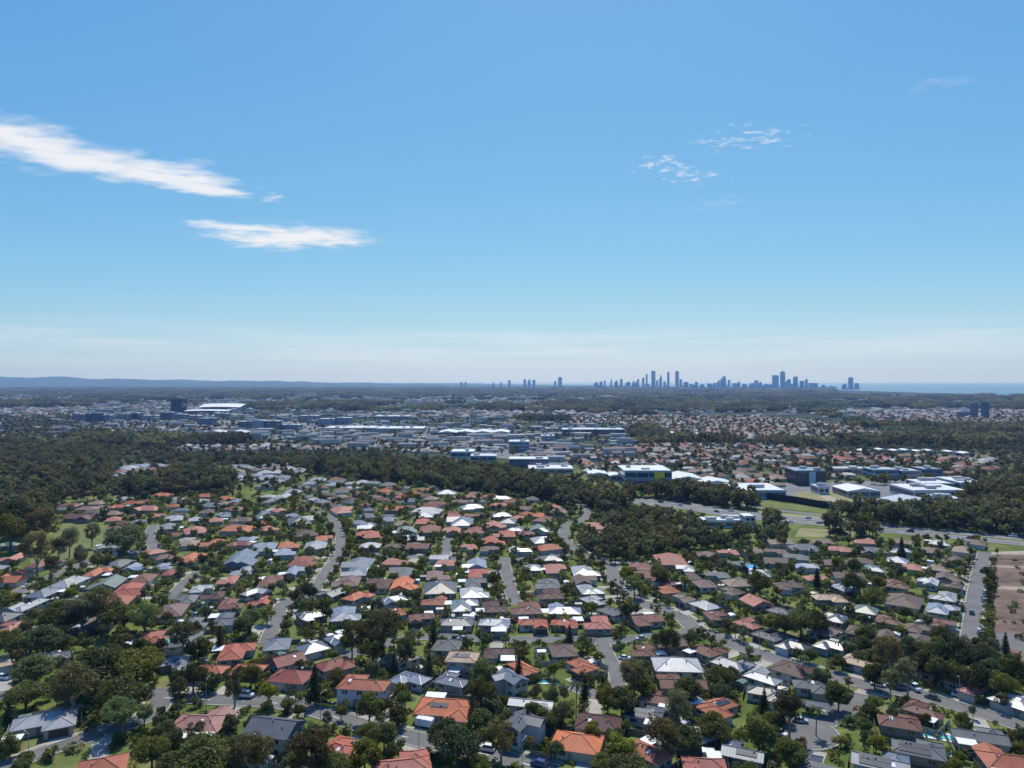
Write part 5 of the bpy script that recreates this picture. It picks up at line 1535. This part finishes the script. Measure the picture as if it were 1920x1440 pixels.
# trees among the far houses
fp = []
zones = [C1, C1B, C1C, C1D, C2, C3, C4, C5, C5B, C6, C6B, C7, C8, CBD]
for poly, step in ((C1, 14.5), (C1B, 17), (C1C, 15), (C1D, 15), (C2, 18), (C3, 21), (C4, 17), (C5, 17), (C6, 19), (C6B, 19), (C7, 20), (CBD, 25), (C8, 15)):
    for q in fill_poly(poly, step, step * 0.5):
        if abs(q[0]) < 0.77 * q[1] and clear(*q) and rnd.random() < 0.75: fp.append(q)
for _ in range(9000):                      # loose bush between motorway and the wooded plain
    y = math.sqrt(rnd.uniform(560 ** 2, 1500 ** 2)); x = rnd.uniform(-0.77, 0.77) * y; px, py = to_px(x, y)
    if inpoly(px, py, SUBURB) or any(inpoly(px, py, z) for z in zones) or not clear(x, y): continue
    if y < 1145 and abs(x) < 890 and occr[int(y - GY0), int(x - GX0)]: continue
    if 1380 < px < 1700 and 912 < py < 968 or 1180 < px < 1560 and 930 < py < 1004: continue
    if px > 1560 and 984 < py < 1030 and rnd.random() < 0.7: continue
    if py > 1030 and px > 1850: continue
    fp.append((x, y))
s_ = [rnd.uniform(0.5, 1.05) for _ in fp]
stuff('distant_trees', 'trees between the distant houses and sheds', FARCOL, [(x, y, 0) for x, y in fp], [rnd.uniform(0, 6.28) for _ in fp], [(s, s, s * rnd.uniform(0.8, 1.2)) for s in s_], [rnd.randrange(4) for _ in fp])
gp = []
y = 1080.0
while y < 10500:
    st_ = 46 + 0.012 * (y - 1000)
    x = -0.78 * y
    while x < 0.78 * y:
        q = (x + rnd.uniform(-20, 20), y + rnd.uniform(-20, 20)); x += st_
        px, py = to_px(*q)
        if any(inpoly(px, py, z) for z in zones) or not clear(*q): continue
        ci, cj = int(q[0] // 60), int(q[1] // 100)
        if any(abs(a - q[0]) < 42 and -45 < b_ - q[1] < 95 for i in (-1, 0, 1) for j in (-1, 0, 1) for a, b_ in roofs.get((ci + i, cj + j), ())): continue
        if px > 1560 and py < 741: continue
        nz = 0.6 * vnoise(q[0], q[1], 420) + 0.4 * vnoise(q[0], q[1], 1300)
        if nz > 0.36 or rnd.random() < 0.15: gp.append((q, st_ / 52))
    y += st_
stuff('bushland', 'dark bushland covering the plain towards the skyline', GROVECOL, [(q[0], q[1], 0) for q, _ in gp], [rnd.uniform(0, 6.28) for _ in gp], [(s, s, rnd.uniform(0.7, 1.25)) for _, s in gp], [rnd.randrange(3) for _ in gp])

# ------------------------------------------------------------------ the skyline
M['tower_glass'] = paint('tower facade', (0.24, 0.28, 0.34), 0.5, 0.3, 0.03, 0.3)
M['tower_pale'] = paint('pale tower facade', (0.32, 0.38, 0.46), 0.5, 0.3, 0.03, 0.3)
def tower(x, top, wpx, kind='flat', label=None, D=9300.0, pale=False):
    D = D + rnd.uniform(-200, 350); w = max(18.0, wpx / F * D); hgt = max(25.0, HC + (HY - top) / F * D); cx = (x - 960) / F * D
    dp = min(w, 55) * 0.9
    root = empty('skyscraper', (cx, D, 0), 0, 20)
    mb = MB(); mt = M['tower_pale' if pale else 'tower_glass']
    mb.box(-w * 0.62, w * 0.62, -dp * 0.7, dp * 0.7, 0, min(18, hgt * 0.3)); mb.build('podium', mt, root)
    mb = MB()
    body = hgt * (0.80 if kind == 'step' else 0.93 if kind in ('crown', 'spire') else 0.985)
    mb.prism([(-w / 2, -dp * 0.35), (-w * 0.38, -dp / 2), (w * 0.38, -dp / 2), (w / 2, -dp * 0.35), (w / 2, dp * 0.35), (w * 0.38, dp / 2), (-w * 0.38, dp / 2), (-w / 2, dp * 0.35)], min(18, hgt * 0.3), body)
    mb.build('shaft', mt, root)
    for k in range(5):
        z = body * (0.25 + 0.15 * k); t2 = MB(); t2.box(-w * 0.505, w * 0.505, -dp * 0.505, dp * 0.505, z, z + 2.2); t2.build('floor_band', M['tower_pale'], root)
    if kind == 'step':
        mb = MB(); mb.box(-w * 0.1, w * 0.42, -dp * 0.3, dp * 0.3, body, hgt); mb.build('upper_tier', mt, root)
    elif kind == 'crown' or kind == 'spire':
        mb = MB(); mb.box(-w * 0.36, w * 0.36, -dp * 0.34, dp * 0.34, body, hgt * 0.985); mb.build('crown_tier', mt, root)
    else:
        mb = MB(); mb.box(-w * 0.3, w * 0.25, -dp * 0.25, dp * 0.25, body, hgt); mb.build('lift_room', mt, root)
    if kind == 'spire':
        mb = MB(); mb.tube((0, 0, hgt * 0.98), (0, 0, hgt + 32), 2.4, 0.8, 6); mb.build('spire', mt, root)
    return root, label, x, hgt
TW = [(865, 716, 4), (873, 715, 3), (925, 717, 4), (939, 716, 3), (955, 712.5, 5), (984, 711, 5), (992, 711, 5.5), (1001, 712, 6), (1041, 714, 4), (1050, 706.5, 7, 'crown', 'lone tall tower standing apart in the centre of the skyline'),
      (1117, 716, 7), (1127, 715, 6), (1134, 713, 3), (1146, 711, 3), (1155, 713.5, 6), (1165, 710.5, 4.5), (1177, 715.5, 9), (1187, 714, 4), (1192, 715, 5), (1196.5, 711, 3.5), (1206, 708, 4), (1212.5, 701, 3.2, 'crown', 'slim tall tower just left of the left cluster peak'),
      (1225, 695.5, 7, 'flat', 'tallest broad tower of the left skyline cluster'), (1232, 713, 4), (1238.5, 704, 4.8, 'step', 'mid-height slim tower between the two tallest on the left'), (1246, 715, 4), (1253, 696.5, 4, 'crown', 'very slim tall tower in the left skyline cluster'), (1269.5, 695.5, 6, 'flat', 'right tall tower of the left skyline cluster'), (1276.5, 711, 4.5), (1286, 716, 8), (1296, 720, 7), (1305.5, 716, 5), (1316, 720, 8), (1330, 719, 7), (1340, 718, 6), (1347, 713, 5),
      (1356, 705.5, 9.5, 'step', 'stepped broad tower in the middle of the skyline'), (1367, 712, 4), (1378, 718.5, 9), (1385, 715, 5), (1395, 720, 5), (1409, 718, 8), (1418, 713, 6.5), (1425, 716, 6), (1437, 720, 9), (1445, 720, 6),
      (1454, 703.5, 10.5, 'flat', 'broad dark slab left of the spired tower'), (1467.5, 696, 8, 'spire', 'tallest dark tower with a spire on the right cluster'), (1474, 715, 6), (1479, 711, 6), (1491.5, 705.5, 7.5, 'crown', 'dark tower right of the spired tower'), (1503.5, 714, 7), (1512, 711, 4.5), (1521, 718, 8), (1529, 718, 7), (1544, 721.5, 5.5), (1558, 724, 6), (1583, 719.5, 7), (1595, 707, 7.5, 'crown', 'tall tower standing alone near the sea'), (1606.5, 718, 6.5)]
for k in range(14): TW.append((1125 + k * 30 + rnd.uniform(-5, 5), rnd.uniform(719, 723), rnd.uniform(5, 9)))
ti = []
for t in TW:
    D = 10800 if t[0] < 1060 else 9600 if t[0] < 1300 else 8900 if t[0] < 1440 else 8600
    root, lb, x, hg = tower(t[0], t[1], t[2], t[3] if len(t) > 3 else rnd.choice(['flat', 'crown', 'flat', 'step']), t[4] if len(t) > 4 else None, D + rnd.uniform(-150, 150), rnd.random() < 0.3)
    reg = 'left of the main skyline' if x < 1100 else 'in the left skyline cluster' if x < 1300 else 'in the middle of the skyline' if x < 1440 else 'in the right skyline cluster'
    ti.append((root, lb or ('hazy blue ' + ('low high-rise ' if hg < 85 else 'high-rise ') + reg), x))
single_out(ti, 'skyscraper', 'towers of the skyline')

# ------------------------------------------------------------------ vehicles
CAR_PAINT = {}
def car_paint(c):
    if c not in CAR_PAINT:
        m, nt, b = mat('car paint'); b.inputs['Base Color'].default_value = (*c, 1); b.inputs['Roughness'].default_value = 0.25; b.inputs['Coat Weight'].default_value = 0.6; CAR_PAINT[c] = m
    return CAR_PAINT[c]
def loft(mb, secs, m=0):
    """secs: (y, half width bottom, half width top, z bottom, z top)"""
    R_ = [[(-a, y, z0), (a, y, z0), (a * 1.02, y, (z0 + z1) / 2), (b, y, z1), (-b, y, z1), (-a * 1.02, y, (z0 + z1) / 2)] for y, a, b, z0, z1 in secs]
    for p, q in zip(R_, R_[1:]):
        for i in range(6): j = (i + 1) % 6; mb.face([p[i], p[j], q[j], q[i]], m)
    mb.face(R_[0][::-1], m); mb.face(R_[-1], m)
SHAPES = {
    'sedan': ([(-2.25, .74, .68, .32, .62), (-2.1, .86, .82, .25, .80), (-1.2, .89, .84, .22, .90), (0, .90, .85, .22, .93), (1.3, .89, .84, .22, .92), (2.1, .85, .80, .26, .84), (2.28, .72, .66, .36, .68)], [(-1.25, .80, .76, .90, .93), (-.45, .80, .60, .90, 1.42), (.75, .80, .62, .90, 1.44), (1.55, .78, .74, .90, .95)]),
    'suv': ([(-2.3, .8, .75, .38, .8), (-2.15, .92, .88, .3, 1.0), (-1.1, .95, .9, .28, 1.1), (0, .95, .9, .28, 1.12), (1.6, .95, .9, .28, 1.12), (2.25, .9, .86, .32, 1.05), (2.35, .8, .78, .4, .9)], [(-1.2, .86, .8, 1.08, 1.12), (-.5, .86, .68, 1.08, 1.72), (1.6, .86, .70, 1.08, 1.74), (2.2, .84, .78, 1.06, 1.15)]),
    'van': ([(-2.4, .85, .8, .4, .9), (-2.2, .95, .9, .32, 1.15), (-1.5, .97, .92, .3, 1.25), (2.3, .97, .92, .3, 1.25), (2.4, .92, .9, .4, 1.2)], [(-1.7, .9, .86, 1.22, 1.28), (-1.0, .9, .78, 1.22, 2.0), (2.2, .9, .80, 1.22, 2.05), (2.38, .88, .82, 1.22, 1.5)])}
SH_ME = {}
t2 = MB(); t2.tube((-0.1, 0, 0), (0.1, 0, 0), 0.33, 0.33, 14); TYRE_ME = t2.mesh('wheel', [M['tyre']])
t2 = MB(); t2.tube((-0.11, 0, 0), (0.11, 0, 0), 0.2, 0.2, 10); RIM_ME = t2.mesh('rim', [M['alu']])
t2 = MB(); t2.box(-0.2, 0.2, -0.04, 0.04, -0.08, 0.08); LAMP_ME = t2.mesh('headlight', [M['white']])
def car(p, ang, shape, col, label, small=False):
    root = empty('parked_car' if not small else 'car', (p.x, p.y, p.z), ang, 2)
    bsec, gsec = SHAPES[shape]
    key = (shape, col)
    if key not in SH_ME:
        a = MB(); loft(a, bsec); g = MB(); loft(g, gsec); r_ = MB(); y0, y1 = gsec[1][0] - 0.05, gsec[2][0] + 0.05; wz = gsec[1][2] + 0.02; zt = gsec[2][4]
        r_.box(-wz, wz, y0, y1, zt - 0.02, zt + 0.05)
        SH_ME[key] = (a.mesh('body', [car_paint(col)]), g.mesh('window', [M['glass']]), r_.mesh('roof', [car_paint(col)]))
    b_, g_, r_ = SH_ME[key]
    put('body', b_, root); put('window', g_, root); put('roof', r_, root)
    for sx in (-0.82, 0.82):
        for sy in (-1.4, 1.4):
            o = put('wheel', TYRE_ME, root, None, (sx, sy, 0.33))
            if not small: put('rim', RIM_ME, o)
        if not small: put('headlight', LAMP_ME, root, None, (sx * 0.75, bsec[1][0] - 0.08, 0.66))
    tag(root, label, 'car', 'cars on the motorway' if small else 'cars parked in the suburb'); return root
Wc, Sv, Dk, Bl, Ye, Rd, Gy = (0.72, 0.72, 0.72), (0.42, 0.43, 0.45), (0.02, 0.02, 0.024), (0.015, 0.03, 0.14), (0.62, 0.48, 0.02), (0.32, 0.02, 0.02), (0.12, 0.13, 0.14)
CARS = [(586, 1308, 'suv', Bl, 'dark blue car on the verge left of the yellow cars', 70), (606, 1318, 'sedan', Ye, 'left of two yellow cars parked by the lower street', 70), (622, 1321, 'sedan', Ye, 'right of two yellow cars parked by the lower street', 72),
        (462, 1304, 'van', Wc, 'white van parked above the lower street', 80), (672, 1329, 'sedan', Dk, 'black car under the tree beside the tall white house', 50), (908, 1402, 'suv', Wc, 'white station wagon on the lower street', None), (1024, 1436, 'suv', Bl, 'dark blue car at the bottom edge of the picture', None),
        (386, 1278, 'suv', Dk, 'black car beside the orange-roofed house above the lower street', 30), (392, 1293, 'sedan', Dk, 'lower black car in the drive above the lower street', 10), (1638, 1281, 'sedan', Wc, 'white car at the kerb above the cul-de-sac mouth', None), (1676, 1287, 'suv', Gy, 'dark grey car right of the white one on the avenue', None),
        (1714, 1290, 'van', Wc, 'white van parked nose-in beside the avenue', 8), (1752, 1308, 'sedan', Gy, 'dark car parked on the avenue below the coral house', None), (1812, 1306, 'suv', Rd, 'dark red car in front of the coral-roofed house', 60), (1799, 1303, 'sedan', Wc, 'white car beside the dark red one', 60),
        (1500, 1351, 'sedan', Sv, 'silver car at the top of the turning circle', 78), (1462, 1375, 'suv', Wc, 'white car at the left of the turning circle', 30), (1194, 1197, 'sedan', Sv, 'silver car on the middle street', None), (852, 1283, 'suv', Wc, 'white car beside the blue-grey roofed house in the drive', 60),
        (1171, 1233, 'sedan', Wc, 'white car in a drive off the hooked lane', 80), (770, 1190, 'sedan', Dk, 'black car at the left end of the middle street', 75), (1822, 1150, 'suv', Gy, 'dark car driving on the street by the bare earth', None), (30, 1097, 'sedan', Wc, 'white car parked by the parkside street', None), (8, 1270, 'suv', Wc, 'white car under the trees at the left edge', 80),
        (1171, 1094, 'sedan', Gy, 'dark car high on the diagonal avenue', None), (1168, 1102, 'sedan', Wc, 'white car high on the diagonal avenue', None), (642, 1003, 'sedan', Wc, 'white car at the top of the winding street', None), (645, 1028, 'sedan', Dk, 'dark car beside the winding street bend', None), (880, 1199, 'sedan', Sv, 'silver car left on the middle street', None)]
for k, y in enumerate((1112, 1120, 1127, 1150, 1165, 1180, 1190)):
    CARS.append((1851 - (y - 1112) * 0.08, y, 'sedan' if k % 2 else 'suv', [Wc, Dk, Sv, Gy, Ye, Wc, Dk][k], ['white car, topmost', 'black car, second from the top', 'silver car, third from the top', 'grey car, fourth from the top', 'yellow car', 'white car, second from the bottom', 'black car, bottommost'][k] + ' of the row parked by the bare earth', 84))
for (px, py, shp, col, lb, a) in CARS:
    p = at(px, py, 0.6); p.z = 0.03
    dist, r, q, t = nearest_road(p)
    ang = (math.atan2(t.y, t.x) - math.pi / 2) if a is None else R(a)
    if a is None:
        side = Vector((-t.y, t.x, 0)); off = (p - q).dot(side); off = max(-r['w'] / 2 + 1.3, min(r['w'] / 2 - 1.3, off)); p = q + side * off; p.z = r['z'] + 0.005
    elif taken(p.x, p.y, occr): p.z = 0.18
    else: p.z = 0.03
    car(p, ang, shp, col, lb)
mi = []
for k in range(22):
    r = ROADS[16 + k % 2]; L_ = r['line']; q = L_[int(len(L_) * (0.28 + 0.68 * (k + rnd.random() * 0.6) / 22))]; i = L_.index(q)
    t = (L_[min(i + 1, len(L_) - 1)] - L_[i - 1]).normalized(); p = q + Vector((-t.y, t.x, 0)) * rnd.choice([-3.7, 0, 3.7]); p.z = r['z'] + 0.005
    cn, col = rnd.choice([('white', Wc), ('silver', Sv), ('dark', Dk), ('grey', Gy), ('red', Rd), ('white', Wc)]); shp = rnd.choice(['sedan', 'suv', 'van'])
    mi.append((car(p, math.atan2(t.y, t.x) - math.pi / 2, shp, col, None, True), '%s %s on the motorway' % (cn, {'sedan': 'car', 'suv': 'tall car', 'van': 'van'}[shp]), to_px(p.x, p.y)[0]))
single_out(mi, 'car', 'cars on the motorway')
# caravan beside the bright orange roof
cv_ = empty('caravan', at(796, 1362), R(70), 2)
mb = MB(); loft(mb, [(-2.7, 1.0, .95, .7, 2.2), (-2.4, 1.15, 1.1, .5, 2.5), (2.3, 1.15, 1.1, .5, 2.55), (2.6, 1.05, 1.0, .7, 2.3)]); mb.build('body', M['white'], cv_)
mb = MB(); mb.box(1.16, 1.2, -1.6, -0.4, 1.3, 1.9); mb.build('window', M['glass'], cv_)
for sx in (-0.95, 0.95): put('wheel', TYRE_ME, cv_, None, (sx, 0.2, 0.33))
mb = MB(); mb.tube((0, -2.6, 0.55), (0, -4.0, 0.5), 0.06, 0.06, 6); mb.build('tow_bar', M['alu'], cv_)
tag(cv_, 'white caravan parked below the bright orange roof', 'caravan')

# ------------------------------------------------------------------ yards: fences, pools, sheds, sails, lamps
t2 = MB(); t2.box(-0.06, 0.06, -0.06, 0.06, 0, 1.85); POST_ME = t2.mesh('post', [M['post']])
gi = []
shed_me = {}
for cn, c in (('cream', (0.5, 0.46, 0.36)), ('green', (0.10, 0.17, 0.13)), ('grey', (0.36, 0.37, 0.38)), ('white', (0.66, 0.66, 0.66))):
    m_ = paint('shed ' + cn, c, 0.5); a = MB(); a.box(-1.5, 1.5, -1.25, 1.25, 0, 2.0, bottom=False); r_ = MB(); hip_block(r_, 0, 3.0, 2.5, 2.0, R(16), 0.12, True, fascia=0.06)
    d = MB(); d.box(-0.55, 0.55, -1.29, -1.253, 0.05, 1.85); shed_me[cn] = (a.mesh('wall', [m_]), r_.mesh('roof', [m_, m_, m_]), d.mesh('door', [M['gutter']]))
for h in THINGS:
    rg = random.Random(int(h['p'].x * 3 + h['p'].y))
    if h['D'] > 400 or rg.random() < 0.45: continue
    ca, sa = math.cos(h['a']), math.sin(h['a'])
    for _ in range(6):
        x, y = rg.uniform(-h['w'] / 2, h['w'] / 2), -h['side'] * (h['d'] / 2 + rg.uniform(3.2, 6.0)); p = Vector((h['p'].x + x * ca - y * sa, h['p'].y + x * sa + y * ca, 0))
        if taken(p.x, p.y): continue
        cn = rg.choice(list(shed_me)); o = empty('garden_shed', p, h['a'] + rg.choice([0, 1.5708]), 1); w_me, r_me, d_me = shed_me[cn]
        put('wall', w_me, o); put('roof', r_me, o); put('door', d_me, o); mark(p.x, p.y, 2.5)
        gi.append((o, cn + ' garden shed behind ' + h['base'].split(' with ')[0].replace(' tile-roofed', '-roofed').replace(' metal-roofed', '-roofed').split(' near ')[0] + ' near ' + h['street'], h['px'])); break
single_out(gi, 'shed', 'garden sheds')
fi = []
for h in THINGS:
    if h['D'] > 315: continue
    ca, sa = math.cos(h['a']), math.sin(h['a']); s = -h['side']; wd, dp = h['w'] / 2 + 1.4, h['d'] / 2 + 5.5
    loc = [(-wd, -s * 1.0), (-wd, s * dp), (wd, s * dp), (wd, -s * 1.0)]
    wp = [Vector((h['p'].x + x * ca - y * sa, h['p'].y + x * sa + y * ca, 0)) for x, y in loc]
    runs = [MB()]; posts = []
    for a, b_ in zip(wp, wp[1:]):
        line = dense([a, b_], 2.4); runs.append(MB())
        for p, q in zip(line, line[1:]):
            mid = (p + q) / 2
            if taken(mid.x, mid.y, occr) or any(g is not h and (g['p'] - mid).length < max(g['w'], g['d']) * 0.62 for g in THINGS if abs(g['p'].y - mid.y) < 25):
                runs.append(MB()); continue
            d = (q - p).normalized(); n = Vector((-d.y, d.x, 0)) * 0.03
            P4 = [p - n, q - n, q + n, p + n]; runs[-1].prism([(v.x, v.y) for v in P4], 0.03, 1.75)
            posts.append(p)
    if sum(len(m_.f) for m_ in runs) < 15: continue
    fo = empty('fence', (h['p'].x, h['p'].y, 0)); fm = M[rnd.choice(['timber_fence', 'timber_fence', 'steel_fence'])]
    for m_ in runs:
        if m_.f:
            m_.v = [(x - h['p'].x, y - h['p'].y, z) for x, y, z in m_.v]; m_.build('panel_run', fm, fo)
    for p in posts: put('post', POST_ME, fo, None, (p.x - h['p'].x, p.y - h['p'].y, 0))
    fi.append((fo, 'yard fence of ' + h['base'].replace(' with solar panels', '').replace(' with white patio', '').replace(' tile-roofed', '-roofed').replace(' metal-roofed', '-roofed'), h['px']))
single_out(fi, 'fence', 'yard fences')
for (px, py, w, l, a, lb) in ((1755, 1380, 3.5, 7, -25, 'turquoise pool behind the grey solar-panelled roof'), (1772, 1412, 3, 5.5, -25, 'small turquoise pool left of the terracotta roof at the bottom right'), (1022, 1278, 3, 7, 0, 'narrow turquoise pool below the orange roof by the hooked lane')):
    p = at(px, py); o = empty('swimming_pool', (p.x, p.y, 0), R(a), 1)
    mb = MB(); mb.box(-l / 2, l / 2, -w / 2, w / 2, 0.05, 0.12); mb.build('water', M['pool'], o)
    mb = MB()
    for b_ in ((-l / 2 - 0.8, l / 2 + 0.8, -w / 2 - 0.8, -w / 2), (-l / 2 - 0.8, l / 2 + 0.8, w / 2, w / 2 + 0.8), (-l / 2 - 0.8, -l / 2, -w / 2, w / 2), (l / 2, l / 2 + 0.8, -w / 2, w / 2)): mb.box(*b_, 0, 0.22)
    mb.build('coping', M['white_wall'], o); tag(o, lb, 'pool')
def sail(px, py, w, l, z, a, col, lb, name='shade_sail', cat='awning'):
    p = at(px, py, z); o = empty(name, (p.x, p.y, 0), R(a), 1); m_ = paint('sail cloth', col, 0.7)
    mb = MB(); mb.box(-w / 2, w / 2, -l / 2, l / 2, z, z + 0.1); mb.face([(-w / 2, -l / 2, z + 0.1), (w / 2, -l / 2, z + 0.1), (0, 0, z + 0.7)]); mb.face([(w / 2, -l / 2, z + 0.1), (w / 2, l / 2, z + 0.1), (0, 0, z + 0.7)]); mb.face([(w / 2, l / 2, z + 0.1), (-w / 2, l / 2, z + 0.1), (0, 0, z + 0.7)]); mb.face([(-w / 2, l / 2, z + 0.1), (-w / 2, -l / 2, z + 0.1), (0, 0, z + 0.7)])
    mb.build('canopy', m_, o)
    for sx in (-1, 1):
        for sy in (-1, 1): t2 = MB(); t2.tube((sx * (w / 2 - .1), sy * (l / 2 - .1), 0), (sx * (w / 2 - .1), sy * (l / 2 - .1), z), 0.06, 0.06, 6); t2.build('post', M['alu'], o)
    tag(o, lb, cat)
sail(1404, 1062, 8, 6, 3, 10, (0.03, 0.30, 0.62), 'bright blue shade canopy among the brown-roofed estate')
sail(313, 1203, 5, 5, 3, 20, (0.05, 0.30, 0.34), 'turquoise canopy behind the trees by the dull red roof')
sail(345, 1383, 15, 6.5, 2.9, -2, (0.72, 0.68, 0.62), 'long pale flat carport roof below the pink-roofed house', 'carport', 'carport')
sail(952, 1234, 5, 5, 3.2, 0, (0.7, 0.7, 0.68), 'white canopy at the top of the orange roof by the hooked lane')
sail(858, 1178, 4, 4, 3, 0, (0.72, 0.72, 0.72), 'small square white canopy above the middle street')
sail(935, 1180, 6, 5, 3, 0, (0.72, 0.72, 0.74), 'larger white canopy right of the small square one')
sail(22, 1385, 5, 4, 2.6, 20, (0.7, 0.7, 0.62), 'cream canopy left of the pale grey metal roof')
sail(1530, 1322, 9, 4.5, 2.8, -20, (0.06, 0.07, 0.09), 'dark carport in the corner of the avenue and cul-de-sac', 'carport', 'carport')
sail(1316, 1372, 6, 5, 3.0, -10, (0.66, 0.68, 0.72), 'white canopy beside the off-white roof below the trees')
li = []
for r, offs, sp in ((ROADS[4], 4.4, 14), (ROADS[1], -4.2, 15), (ROADS[0], -4.0, 14)):
    for k in range(6, len(r['line']) - 3, sp):
        q = r['line'][k]; t = (r['line'][k + 1] - r['line'][k - 1]).normalized(); n = Vector((-t.y, t.x, 0)); p = q + n * offs
        if p.y > 420 or near_road(p, None, 0.3) is not None: continue
        o = empty('street_lamp', (p.x, p.y, 0), math.atan2(t.y, t.x) + (math.pi if offs > 0 else 0), 1)
        mb = MB(); mb.tube((0, 0, 0), (0, 0, 8.2), 0.11, 0.07, 8); mb.build('pole', M['alu'], o)
        mb = MB(); mb.tube((0, 0, 8.15), (0, 1.8, 8.5), 0.05, 0.04, 6); mb.build('arm', M['alu'], o)
        mb = MB(); loft(mb, [(1.7, .08, .06, 8.44, 8.54), (1.9, .16, .12, 8.42, 8.58), (2.4, .14, .1, 8.42, 8.55)]); mb.build('lamp_head', M['gutter'], o)
        li.append((o, 'grey curved-arm street lamp along ' + r['phrase'], to_px(p.x, p.y)[0]))
single_out(li, 'street lamp', 'street lamps')

# ------------------------------------------------------------------ the hazy air
m = bpy.data.materials.new('haze'); m.use_nodes = True; nt = m.node_tree; nt.nodes.clear()
pv = nt.nodes.new('ShaderNodeVolumePrincipled'); ov = nt.nodes.new('ShaderNodeOutputMaterial'); nt.links.new(pv.outputs[0], ov.inputs['Volume'])
pv.inputs['Color'].default_value = (0.24, 0.47, 1.0, 1); pv.inputs['Absorption Color'].default_value = (1, 1, 1, 1); pv.inputs['Density'].default_value = 1 / 17500.0; pv.inputs['Anisotropy'].default_value = 0.35
mb = MB(); mb.box(-44000, 44000, -3500, 44000, -1.0, 310.0)
hz = mb.build('haze', m); tag(hz, 'pale blue haze in the air over the plain', kind='stuff')
